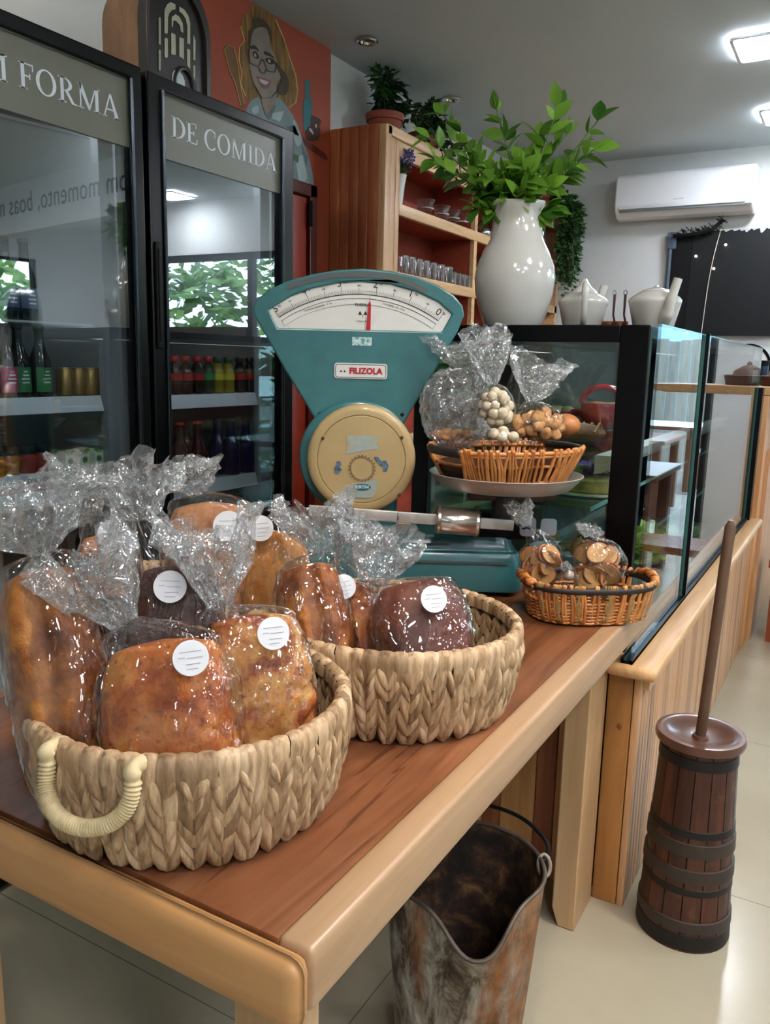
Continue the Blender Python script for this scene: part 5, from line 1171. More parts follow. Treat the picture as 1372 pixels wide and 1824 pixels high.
deco([(-.03, 1.172), (-.02, 1.172), (-.012, 1.162), (.0, 1.164), (.006, 1.15), (.002, 1.138), (-.006, 1.136), (-.006, 1.148), (-.016, 1.152), (-.026, 1.164)], 'decal_scrap', plain('decal_navy', '2c4662'), -.0449)
bd = deco([(dc[0]+.003+.022*math.cos(a), 1.0975+.0085*math.sin(a)) for a in [2*pi*k/30 for k in range(30)]], 'maker_badge', plain('badge_teal', '1f5f6c', .4, var=0), -.0456)
text('BERTIN', 'badge_lettering', .0105, M_letter, bd, facing((dc[0]+.003, -.0457, 1.0975-SZ), (1, 0, 0)), .0004, bold=.0003)
# column, base, beam
MB().box((-.15, .01, .02), (.03, .10, .30), r=.02).build('column', M_teal, t)
rings = []
for z, ins in ((.012, .004), (.02, 0), (.095, .006), (.108, .014), (.112, .024), (.145, .034), (.152, .044), (.152, .08)):
    rings.append([(x, y-.0, z) for x, y in [(a, c_) for a, c_ in rrect(-.22+ins, -.075+ins*.7, .345-ins, .085-ins*.5, max(.012, .035-ins*.3), 6)]])
MB().loft(rings).build('base', M_teal, t, 35, bevel=.003)
MB().box((.0, -.078, .085), (.3, -.074, .09)).box((.03, -.062, .128), (.16, -.058, .131)).build('base_seam', M_slot, t)
for x in (-.19, .30):
    for y in (-.05, .06): MB().lathe([(.012, 0), (.014, .003), (.014, .014), (.001, .014)], 16, Matrix.Translation((x, y, 0))).build('rubber_foot', M_blackm, t)
M_beam = plain('worn_bright_metal', 'c6c3bd', .38, .5, var=.12, vs=40)
Mb = Matrix.Translation((-.08, -.115, 1.045-SZ)) @ Matrix.Rotation(.05, 4, 'Y')
MB().box((-.1, -.004, -.013), (.385, .004, .013), Mb, r=.002).build('beam', M_beam, t)
for x, s_ in ((-.055, '15'), (.005, '10'), (.11, '5')):
    MB().box((x-.0006, -.0048, -.013), (x+.0006, -.0035, .013), Mb).build('beam_mark', M_ink, t)
    text(s_, 'beam_number', .011, M_ink, t, Mb @ facing((x+.001, -.0046, -.002), (1, 0, 0)), .0003)
Mw = Mb @ Matrix.Translation((.252, 0, 0)) @ Matrix.Rotation(pi/2, 4, 'Y')
MB().lathe([(.001, -.052), (.028, -.052), (.034, -.048), (.0345, -.042), (.032, -.039), (.032, .039), (.0345, .042), (.034, .048), (.028, .052), (.001, .052)], 40, Mw).build('sliding_weight', plain('polished_weight', 'cfc6bd', .2, .9, var=.05), t)
MB().lathe([(.0045, -.004), (.010, -.004), (.010, -.001), (.0045, -.001)], 16, Mb @ Matrix.Translation((.37, -.004, 0)) @ Matrix.Rotation(pi/2, 4, 'X')).build('beam_eye', M_blackm, t)
MB().prism(rrect(.322, .162, .36, .208, .01), .004, Matrix.Translation((0, -.1, 0))).prism(rrect(.372, .165, .41, .205, .008), .004, Matrix.Translation((0, -.098, 0))).build('bracket_plate', plain('painted_grey_plate', '8a8c94', .4, .3), t, bevel=.001)
MB().box((.2, -.05, .14), (.36, .05, .2), r=.01).build('lever_housing', M_blackm, t)
MB().lathe([(.03, .19), (.028, .25), (.06, .265), (.1, .27), (.001, .272)], 24, Matrix.Translation((.288, -.055, 0))).build('pan_support', plain('dark_grey_paint', '3a3b40', .4), t)
MB().box((.2, -.07, .24), (.38, -.04, .258), r=.004).box((.36, -.02, .235), (.42, .0, .26), r=.003).build('pan_arms', plain('dark_red_brown_arm', '4a2a22', .5), t)
pc = (.288, -.055)
Mp = Matrix.Translation((pc[0], pc[1], .272))
tp_ = thing('scale_pan', 'round shallow stainless pan on the right of the old scale', 'pan', F0*2.0+Z0*SZ, YAW)
MB().lathe([(.001, 0), (.145, 0), (.155, .004), (.176, .026), (.181, .034), (.184, .036), (.181, .0375), (.173, .030), (.152, .008), (.001, .005)], 64, Mp).build('pan_dish', plain('brushed_pan_steel', 'bdb9b4', .38, .6, var=.05), tp_, 60)
PANTOP = SZ+.272+.0055
# ------------------------------------------------------------ seagrass baskets
m, n, l, b = nt('woven_seagrass'); g = n.new('ShaderNodeNewGeometry'); v = coords(n, l, (130, 130, 16)); f = noi(n, l, v, 1.0, 4, .6)
c = ramp(n, l, f, [(.25, '6b5236'), (.40, 'a08262'), (.52, 'bb9d7a'), (.68, 'd0b696')])
r = ramp(n, l, g.outputs['Random Per Island'], [(0, (.5, .44, .38)), (.3, (.84, .78, .70)), (.7, (1, 1, 1)), (1, (1.08, 1.07, 1.02))])
l.new(mixc(n, l, 1.0, c, r, 'MULTIPLY'), b.inputs['Base Color']); b.inputs['Roughness'].default_value = .62; bump(n, l, b, f, .35, .002); M_sea = m
M_core = plain('weave_gap_shade', '46351f', .85, var=.2)  # for an added shell that stops light; dark colour shades the weave gaps
M_rope = plain('cotton_rope', 'cdb98e', .75, var=.15, vs=70)
def sea_basket(name, lab, c, rx, ry, h, kb, handles, loc_z=.8353):
    t = thing(name, lab, 'basket', (c[0], c[1], loc_z), 0, 'woven seagrass bread baskets')
    def R(a, z):  # wall surface point: bulging slightly
        k = z/h; s_ = kb+(1-kb)*(math.sin(k*pi/2)**.8) - .02*max(0, k-.85)/.15
        return Vector((rx*s_*math.cos(a), ry*s_*math.sin(a), z))
    core = MB(); NA = 72
    core.loft([[R(2*pi*j/NA, z)*.985+Vector((0, 0, .002)) for j in range(NA)] for z in [h*i/8 for i in range(9)]]+[[R(2*pi*j/NA, z)*.955+Vector((0, 0, .004)) for j in range(NA)] for z in [h*i/8 for i in range(8, -1, -1)]], caps=True)
    core.build('light_stop_shell', M_core, t, True)
    per = 2*pi*math.sqrt((rx*rx+ry*ry)/2); NC = int(per/.0325); pitch = 2*pi/NC
    mb = MB()
    def leaf(a0, z0, a1, z1, w, lift, side):
        N = 6
        nA = Vector((math.cos((a0+a1)/2), math.sin((a0+a1)/2), 0))
        vs = []
        for i in range(N):
            tt = i/(N-1); a = a0+(a1-a0)*(tt**.8); z = max(.001, z0+(z1-z0)*tt)
            p = R(a, min(z, h)); p.z = z
            ww = w*(math.sin(pi*(.12+.80*tt))**.8); tang = Vector((-math.sin(a)*rx, math.cos(a)*ry, 0)).normalized()
            slope = (a1-a0)*rx/(z1-z0)
            d = (tang*1-Vector((0, 0, slope*.9))).normalized()
            li = lift*1.35*(.25+.9*math.sin(pi*min(1, (.1+.9*tt)))**1)*(1.15-.5*tt)
            for s_, q in ((-1, .0), (-.5, .75), (0, 1), (.5, .75), (1, .0)): vs.append(p+d*(ww*s_)+nA*(side*(li*q)))
        mb.add(vs, [(i*5+j, i*5+j+1, i*5+j+6, i*5+j+5) for i in range(N-1) for j in range(4)])
    rows = 6; top = h-.030
    for k in range(NC):
        a = pitch*k
        for rr in range(rows):
            z0 = -.004+rr*(top-.01)/(rows-.6)+rnd(-.004, .004); L = .054+rnd(-.010, .008)
            if rr == rows-1: L = min(L, h-.012-z0)
            for sg in (-1, 1):
                leaf(a+sg*pitch*.02, z0, a+sg*pitch*.47+rnd(-.14, .14)*pitch, z0+L, .0092+rnd(-.003, .0015), .0055+rnd(-.001, .003), 1)
        for rr in range(4):
            z0 = .004+rr*(top-.01)/3.6
            for sg in (-1, 1): leaf(a+sg*pitch*.02, z0, a+sg*pitch*.47, min(h-.01, z0+.05), .0092, -.006-.002, 1) if False else None
    mb.build('woven_wall', M_sea, t, True)
    mi = MB(); mb_save = mb; mb = mi
    def leaf_in(a0, z0, a1, z1, w):
        N = 5; vs = []
        for i in range(N):
            tt = i/(N-1); a = a0+(a1-a0)*tt; z = z0+(z1-z0)*tt; p = R(a, z)*.955; p.z = z
            ww = w*math.sin(pi*(.12+.8*tt)); tang = Vector((-math.sin(a), math.cos(a), 0)); nA = Vector((math.cos(a), math.sin(a), 0))
            for s_, q in ((-1, 0), (0, 1), (1, 0)): vs.append(p+tang*ww*s_-nA*(.0055*q*math.sin(pi*(.1+.8*tt))))
        mi.add(vs, [(i*3+j, i*3+j+1, i*3+j+4, i*3+j+3) for i in range(N-1) for j in range(2)])
    for k in range(NC):
        for rr in range(4):
            z0 = .006+rr*.031
            for sg in (-1, 1): leaf_in(pitch*k+sg*pitch*.03, z0, pitch*k+sg*pitch*.47, min(h-.02, z0+.046), .009)
    mi.build('woven_lining', M_sea, t, True)
    # wrapped rim: overlapping straps folded over the edge
    rim = MB(); NR = int(per/.021)
    for k in range(NR):
        a = 2*pi*k/NR+rnd(-.01, .01); w = pi/NR*rnd(1.0, 1.22); sk = rnd(-.35, .55)*pi/NR
        vs = []
        prof = [(.0045, -.05-rnd(0, .016)), (.0075, -.03), (.0095, -.014), (.0075, -.003), (.001, .003), (-.007, .001), (-.012, -.006), (-.012, -.02)]
        for i, (o, dz) in enumerate(prof):
            for s_, q in ((-1, -.0012), (-.4, .0005), (.4, .0005), (1, -.0012)):
                aa = a+w*s_*(.3 if i == 0 else .85 if i == 1 else 1)+sk*(dz/.03); p = R(aa, h*.97); nA = Vector((math.cos(aa), math.sin(aa), 0)); p = p+nA*(o+q*(1 if o > 0 else -1)); p.z = h+dz+(q if -.004 < dz else 0); vs.append(p)
        rim.add(vs, [(i*4+j, i*4+j+1, i*4+j+5, i*4+j+4) for i in range(len(prof)-1) for j in range(3)])
    rim.build('wrapped_rim', M_sea, t, True)
    for am, half in handles:
        a0, a1 = am-half, am+half; P = []
        for i in range(60):
            tt = i/59; a = a0+(a1-a0)*(.5-.5*math.cos(pi*tt))*.9+(a1-a0)*.05; drop = math.sin(pi*tt)**.55
            p = R(a, h*.97); nA = Vector((math.cos(a), math.sin(a), 0)); out = .016+.016*math.sin(pi*tt)
            q = p+nA*out; q.z = h-.004-.066*drop; P.append(q)
        st = P[0].copy(); st.z += .004; P = [R(a0, h*.95)*.97+Vector((0, 0, .004))]+P+[R(a1, h*.95)*.97+Vector((0, 0, .004))]
        rp = MB(); N8 = 10; k = len(P); fine = spline(P, 5); kk = len(fine)
        rp.tube(fine, [.0085+.0013*math.sin(i*2*pi/5.2) for i in range(kk)], 12, twist=0)
        rp.build('rope_handle', M_rope, t, True)
        for q in (P[0], P[-1]): MB().ball(q+Vector((0, 0, -.004)), .0125, 12, 8).build('rope_knot', M_rope, t, True)
    return t
random.seed(11)
B1 = (-.705, .739); B2 = (-.647, 1.147); B3 = (-1.09, 1.02)
ang = lambda c, px, py, z: (lambda q: math.atan2(q.y-c[1], q.x-c[0]))(atZ(px, py, z))
ha = math.atan2(atZ(170, 1340, .98).y-B1[1], atZ(170, 1340, .98).x-B1[0])
sea_basket('seagrass_basket', 'nearest woven seagrass basket with a rope handle, full of bagged loaves', B1, .2, .197, .147, .86, [(ha, .29), (ha+pi, .29)])
sea_basket('seagrass_basket', 'woven seagrass basket before the scale base, holding the dark brown loaf', B2, .222, .198, .15, .86, [(-2.75, .3)])
sea_basket('seagrass_basket', 'woven seagrass basket at the left edge behind the nearest basket', B3, .195, .195, .15, .86, [(-2.3, .37)])

# ------------------------------------------------------------ loaves in cellophane bags
def bread_mat(name, stops, spots=None, sc=9, seeds=False, topc=None):
    m, n, l, b = nt(name); v = coords(n, l); f = noi(n, l, v, sc, 6, .6, .7); c = ramp(n, l, f, stops)
    if spots:
        f2 = noi(n, l, v, 110, 4, .6); c = mixc(n, l, ramp(n, l, f2, [(.56, (0, 0, 0)), (.72, (.75, .75, .75))]), c, spots)
    fb_ = noi(n, l, v, 45, 5, .6)
    l.new(c, b.inputs['Base Color']); b.inputs['Roughness'].default_value = .5; b.inputs['Specular IOR Level'].default_value = .35; bump(n, l, b, fb_, .6, .006); return m
BM = {
 'golden': bread_mat('golden_crust', [(.28, '5e260c'), (.42, '944516'), (.55, 'b36628'), (.72, 'c98d48')], '4a200c', 16),
 'knobbly': bread_mat('cheesy_crust', [(.3, '58200a'), (.42, '8e4418'), (.52, 'b07436'), (.7, 'c69654')], '3f190a', 24),
 'ridged': bread_mat('brown_split_crust', [(.3, '4c230c'), (.45, '7a4018'), (.58, 'a0622a'), (.72, 'b98040')], None, 14),
 'dark': bread_mat('dark_rye_crust', [(.3, '2c160e'), (.5, '44241a'), (.7, '5a3426')], None, 10),
 'choc': bread_mat('chocolate_crust', [(.25, '3a170d'), (.5, '5e2a1a'), (.72, '743a24')], None, 9),
 'pale': bread_mat('pale_brown_crust', [(.3, '8a5434'), (.5, 'a8704a'), (.7, 'bb8a64')], '6a3c22', 8),
 'yellow': bread_mat('yellow_crust', [(.3, '9a5c24'), (.5, 'b87a34'), (.7, 'c8924a')], None, 7)}
CEL = sheet('cellophane', (.965, .965, .965), .10, .03, scale=.8, milk=.006, milkc=(.85, .85, .87), crinkle=.8, cs=17, p=3.0, stretch=.4)
CELF = sheet('cellophane_gathered', (.95, .95, .955), .17, .045, scale=.85, milk=.095, milkc=(.88, .89, .9), crinkle=.35, cs=60, p=2.2)
M_stick = plain('white_paper_sticker', 'd2d3d6', .45, var=0); M_pr = plain('sticker_print', '9a9aa0', .6, var=0)
def bagged(lab, mat, B, T, hw, hd, neck, tip, fw, sticker=None, shape='loaf', seed=0, rot=0, open_top=False):
    """B, T: bottom and top centre of the loaf in the world; neck: where the bag is gathered; tip: end of the flared tail"""
    rs = random.Random(seed)
    t = thing('bagged_loaf', lab, 'bread', B, 0, 'bagged loaves in the seagrass baskets')
    ax = (T-B); L = ax.length; az = ax.normalized()
    rx = (R0*math.cos(rot)+F0*math.sin(rot)); rx = (rx-az*rx.dot(az)).normalized(); ry = az.cross(rx)      # ry points away from camera
    def sec(a, k):
        e = .66 if shape == 'loaf' else .8
        ca, sa = math.cos(a), math.sin(a)
        x = math.copysign(abs(ca)**e, ca); y = math.copysign(abs(sa)**e, sa)
        return x, y
    def prof(k):
        q = min(k, 1-k)
        er = .34 if shape == 'loaf' else .3
        return 1 if q > er else math.sqrt(max(.0, 1-(1-q/er)**2))*.55+.45*(1 if q > .03 else q/.03)
    NA, NK = 64, 52
    rings = []
    for i in range(NK+1):
        k = i/NK; s_ = max(.02, prof(k)); rg = []
        for j in range(NA):
            a = 2*pi*j/NA; x, y = sec(a, k)
            V = Vector((x+seed*3.7, y+seed*1.3, k*L/hw*.8))
            nz = noise.noise(V*1.1)*.11+noise.noise(V*2.6)*.05+noise.noise(V*6.5)*.022
            if shape == 'split': nz += .13*math.exp(-((x+.25)/.2)**2)*(y < 0)-.13*math.exp(-((x-.12+.1*math.sin(k*5))/.09)**2)*(y < 0)+.07*math.exp(-((x-.5)/.2)**2)*(y < 0)
            elif mat in (BM['golden'], BM['pale']): nz += .05*(1-abs(noise.noise(V*2.1+Vector((0, 0, x*1.5)))))**4-.03
            if mat is BM['knobbly']: nz += (abs(noise.noise(V*3.1)))*.17-.04
            r_ = s_*(1+nz)
            rg.append(rx*(x*hw*r_)+ry*(y*hd*r_)+az*(L*k))
        rings.append(rg)
    MB().loft(rings).build('loaf', mat, t, True)
    # bag: follows the loaf, closes into a gathered neck and flares into a crumpled tail
    n_ = neck-B; tp = tip-B
    NB = 96
    bag = MB(); rows = []
    for i in range(25):
        k = -.012+1.0*i/24*.96; s_ = max(.55, prof(min(max(k, .03), .92)))
        rg = []
        for j in range(NB):
            a = 2*pi*j/NB; x, y = sec(a, 0); V = Vector((math.cos(a)*2.2+seed, math.sin(a)*2.2, k*3.2)); w = 1.065+.03*noise.noise(V)+.055*max(0, .16-abs(noise.noise(V*1.7+Vector((k*2, 0, 0)))))/.16+.04*max(0, .12-abs(noise.noise(V*2.6+Vector((3, k*3, 0)))))/.12
            rg.append(rx*(x*hw*s_*w)+ry*(y*hd*s_*w)+az*(L*k))
        rows.append(rg)
    last = rows[-1]; topc = az*(L*.948)
    ndir = (tp-n_).normalized(); nx = rx-ndir*rx.dot(ndir); nx = nx.normalized(); ny = ndir.cross(nx)
    NN = 9
    for i in range(1, NN+1):
        tt = i/NN; e = tt*tt*(3-2*tt); rg = []
        for j in range(NB):
            a = 2*pi*j/NB; pl = 1+.55*tt*math.sin(11*a+seed)*.5+.25*tt*math.sin(23*a+seed*2)
            q = nx*(.012*math.cos(a)*pl)+ny*(.012*math.sin(a)*pl)+n_
            p_ = last[j].lerp(q, e); bulge = az*(L*.05*math.sin(pi*tt)*(1-tt))
            d = (last[j]-topc); p_ = p_+bulge*1.2+d*(.10*math.sin(pi*tt))
            p_ += (d.normalized()*(.004*tt*(1-tt)*4*math.sin(11*a+seed)))
            rg.append(p_)
        rows.append(rg)
    bag.loft(rows, caps=False); bag.build('bag', CEL, t, True)
    tail = MB(); rows2 = [rows[-1]]; L2 = (tp-n_).length; NT = 10
    for i in range(1, NT+1):
        tt = i/NT; rg = []
        wid = .012+(fw-.012)*tt**.75; dep = .012+(fw*.34)*tt**.9
        for j in range(NB):
            a = 2*pi*j/NB
            pl = .10*math.sin(7*a+seed)+.13*math.sin(13*a+seed*2+tt*2)+.22*noise.noise(Vector((a*4.3, tt*2.4, seed)))
            pw = 1+pl*(.5+tt*.9)
            V = Vector((math.cos(a)*3.6+seed*2, math.sin(a)*3.6, tt*5)); cr = (Vector((noise.noise(V), noise.noise(V+Vector((17, 0, 0))), noise.noise(V+Vector((0, 23, 0)))))*.016+Vector((rs.uniform(-1, 1), rs.uniform(-1, 1), rs.uniform(-1, 1)))*.0032)*min(1, tt*2)
            along = tt*(1+.16*math.sin(2*a+seed)+.14*noise.noise(Vector((a*1.7, 3, seed))))
            rg.append(n_+ndir*(L2*along)+nx*(wid*math.cos(a)*pw)+ny*(dep*math.sin(a)*pw)+cr)
        rows2.append(rg)
    tail.loft(rows2, caps=False); tail.build('bag_tail', CELF, t, smooth=0)
    if sticker:
        px, py, sr = sticker
        d = ray(px, py); D = (B.lerp(T, .8)).dot(F0)-hd*1.13
        p = atD(px, py, D)-B; nrm = (EYEP-B-p).normalized()
        nrm = (nrm*.55-ry*.75+rx*.2).normalized()
        r_ = rx-nrm*rx.dot(nrm); M = facing(p, r_, nrm.cross(r_))
        if M.col[2].to_3d().dot(EYEP-B-p) < 0: M = facing(p, -r_, nrm.cross(r_))
        st = MB().prism(circ(sr, 36), .0012, M @ Matrix.Rotation(-pi/2, 4, 'X') @ Matrix.Rotation(pi, 4, 'X')).build('sticker', M_stick, t)
        mb = MB()
        Mx = M @ Matrix.Translation((0, 0, .0015))
        for yy, x0, x1 in ((.35, -.6, .6), (.05, -.7, -.3), (.0, -.2, .65), (-.35, -.3, .5), (-.62, -.3, .35)): mb.box((x0*sr, yy*sr-.0004, 0), (x1*sr, yy*sr+.0004, .0002), Mx)
        mb.build('sticker_print', M_pr, st, smooth=0)
    return t
P = atD; Q = atDZ
zB = .862
bagged('golden crusted loaf in clear bag at the front of the nearest basket', BM['golden'], Q(325, .845, zB), P(292, 1138, .925), .076, .054, P(224, 1112, .935), P(140, 985, .955), .062, (340, 1172, .0195), seed=1)
bagged('knobbly cheese topped loaf in clear bag at the right of the nearest basket', BM['knobbly'], Q(478, .93, zB), P(446, 1092, 1.0), .066, .05, P(392, 1080, 1.0), P(372, 925, 1.02), .062, (487, 1128, .0195), seed=2, rot=.3)
bagged('tall narrow split crust loaf in clear bag leaning at the left of the nearest basket', BM['ridged'], Q(160, .88, zB), P(66, 1012, .98), .056, .045, P(78, 985, .985), P(40, 860, 1.0), .08, None, 'split', seed=3)
bagged('dark rye loaf in clear bag in the middle of the nearest basket', BM['dark'], Q(300, .985, zB), P(318, 1005, 1.06), .06, .042, P(252, 925, 1.065), P(236, 835, 1.085), .058, (303, 1045, .0205), seed=4)
bagged('dark loaf in clear bag behind the split crust loaf', BM['dark'], Q(215, .97, zB), P(180, 1060, 1.05), .05, .035, P(232, 1010, 1.05), P(170, 965, 1.06), .045, None, seed=14)
bagged('pale brown loaf in clear bag standing tall in the left basket', BM['pale'], Q(380, 1.38, zB+.005), P(374, 893, 1.41), .078, .06, P(352, 880, 1.40), P(335, 828, 1.41), .05, (407, 937, .0255), seed=5)
bagged('small brown loaf in clear bag with sticker on top in the left basket', BM['golden'], Q(190, 1.36, zB+.005), P(195, 950, 1.38), .05, .05, P(170, 920, 1.39), P(150, 900, 1.40), .03, (200, 952, .024), seed=6)
bagged('yellow brown loaf in clear bag at the left of the scale side basket', BM['yellow'], Q(500, 1.34, zB+.008), P(482, 945, 1.41), .062, .04, P(500, 935, 1.41), P(520, 915, 1.42), .03, (464, 941, .022), seed=7)
bagged('split brown loaf in clear bag in the scale side basket', BM['ridged'], Q(590, 1.20, zB+.008), P(545, 1005, 1.29), .056, .045, P(572, 985, 1.30), P(556, 895, 1.33), .068, None, 'split', seed=8)
bagged('narrow crusty loaf in clear bag between split loaf and dark loaf', BM['golden'], Q(665, 1.24, zB+.008), P(625, 1040, 1.32), .040, .04, P(612, 1000, 1.33), P(650, 935, 1.34), .05, (612, 1045, .02), seed=9)
bagged('dark chocolate brown loaf in clear bag at the right of the scale side basket', BM['choc'], Q(775, 1.17, zB+.008), P(735, 1036, 1.26), .074, .05, P(655, 1040, 1.275), P(690, 945, 1.31), .065, (773, 1067, .0205), seed=10, rot=.2)

# ------------------------------------------------------------ willow baskets with snack bags
m, n, l, b = nt('orange_willow'); g = n.new('ShaderNodeNewGeometry'); f = noi(n, l, coords(n, l), 40, 4)
c = mixc(n, l, 1.0, ramp(n, l, f, [(.3, 'a8642c'), (.5, 'c98444'), (.75, 'd99c5a')]), ramp(n, l, g.outputs['Random Per Island'], [(0, (.5, .42, .38)), (.4, (.9, .85, .8)), (1, (1.1, 1.05, 1))]), 'MULTIPLY')
l.new(c, b.inputs['Base Color']); b.inputs['Roughness'].default_value = .35; b.inputs['Coat Weight'].default_value = .3; M_wil = m
M_raff = plain('seagrass_cord', '9a7a48', .7, var=.35, vs=160); M_band = plain('dark_cord_wrap', '1f1613', .6, var=.3, vs=150)
def willow(lab, c, z0, rx, ry, h, rz, flare=1.12, dark_rim=False, nst=58):
    t = thing('willow_basket', lab, 'basket', (c[0], c[1], z0), rz, 'orange willow baskets')
    def R(a, k):
        s_ = 1/flare+(1-1/flare)*k; e = .8; ca, sa = math.cos(a), math.sin(a)
        return Vector((rx*s_*math.copysign(abs(ca)**e, ca), ry*s_*math.copysign(abs(sa)**e, sa), .004+(h-.004)*k))
    ho = .42   # half opening of the end handles
    isend = lambda a: abs(math.sin(a)) < math.sin(ho)
    st = {1: MB(), -1: MB()}
    for i in range(nst):
        a = 2*pi*(i+.5)/nst
        if isend(a): continue
        b2 = a+rnd(-.03, .03)
        for o in (.0, .045):
            c_ = spline([R(a+o, 0)*1.0, R(a+o+rnd(-.02, .02), .5)*1.03, R(b2+o*.4, .98)*1.02, R(b2+o*.4, 1.05)*.99, R(b2+o*.4, .92)*.96], 4)
            st[1 if math.sin(a) > 0 else -1].tube(c_, .0038, 6)
    for q_ in st.values(): q_.build('upright_weave', M_wil, t, True)
    ho_ = MB(); N = 60
    for k in ((.03, .10, .18, .62) if not dark_rim else (.03, .12, .21, .30, .39, .48, .57)):
        ho_.tube([R(2*pi*j/N, k)+Vector((math.cos(2*pi*j/N), math.sin(2*pi*j/N), 0))*.0028*math.cos(pi*j*1.0) for j in range(N)], .0036, 6, closed=True)
    ho_.build('side_weave', M_wil, t, True)
    core = MB(); core.loft([[R(2*pi*j/N, k)*.97 for j in range(N)] for k in (0, .3, .6)], caps=False).add([R(2*pi*j/N, 0)*.97 for j in range(N)], [tuple(range(N))])
    core.build('lining', plain('dark_willow_inside', '5a321c', .7, var=.2), t, True)
    rm = MB()
    A = [2*pi*j/N for j in range(N+1)]
    if dark_rim:
        rm.tube([R(a, .93) for a in A[:-1]], .0085, 8, closed=True); rm.build('dark_rim', M_band, t, True)
        cd_ = MB()
        for a in ([i*.35-2.9 for i in range(8)]):
            if isend(a): continue
            for q in range(6):
                o = (q-2.5)*.022
                cd_.tube(spline([R(a+o, .98)*.97, R(a+o, 1.06)*1.0, R(a+o*1.1, .9)*1.045, R(a-o*.8, .45)*1.05, R(a+o*1.2, .05)*1.035], 4), .0021, 5)
        cd_.build('cord_binding', M_raff, t, True)
    else:
        seg = [a for a in A if not isend(a)]
        for kk in (.90, .98): rm.tube([R(a, kk)*1.0 for a in A[:-1]], .0048, 8, closed=True)
        rm.build('rim_rods', M_wil, t, True)
    for s_ in (0, pi):
        hd = MB(); dk = MB()
        P_ = [R(s_+x, .96+(.10 if dark_rim else 0)*math.cos(x/ho*pi/2)) for x in [ho*(-1+2*k/14) for k in range(15)]]
        if dark_rim:
            for q in range(3): hd.tube([p_*1.02+Vector((0, 0, .008*math.sin(i*1.6+q*2.1)))+Vector((math.cos(s_), 0, 0))*.008*math.cos(i*1.6+q*2.1) for i, p_ in enumerate(P_)], .0052, 6)
        else:
            dk.tube(P_, .0105, 10)
            dk.loft([[R(s_+x, k)*.985 for x in [ho*(-1+2*j/10) for j in range(11)]] for k in (.0, .2, .42)], False, False)
            for e_ in (-ho, ho): MB().tube(spline([R(s_+e_, 1.03)*1.01, R(s_+e_*1.06, .8)*1.04, R(s_+e_*.98, .45)*1.03, R(s_+e_*.8, .05)*1.02], 4), .0055, 8).build('handle_rod', M_wil, t, True)
        if hd.v: hd.build('handle_weave', M_wil, t, True)
        if dk.v: dk.build('dark_handle_wrap', M_band, t, True)
    return t
pcw = R0*(.288)+F0*(1.945)
random.seed(5)
WB1Z = PANTOP+.0002
willow('orange willow basket with dark handle standing in the scale pan', (pcw.x, pcw.y), WB1Z, .188, .134, .092, YAW+.5, 1.32)
w2 = R0*.345+F0*1.62
w2 = (Q(1042, 1.80, SZ)+Q(1042, 1.81, SZ))*.5
willow('orange willow basket with dark rim at the far corner of the table', (w2.x, w2.y), SZ+.0012, .148, .098, .088, YAW+.12, 1.15, True, 40)

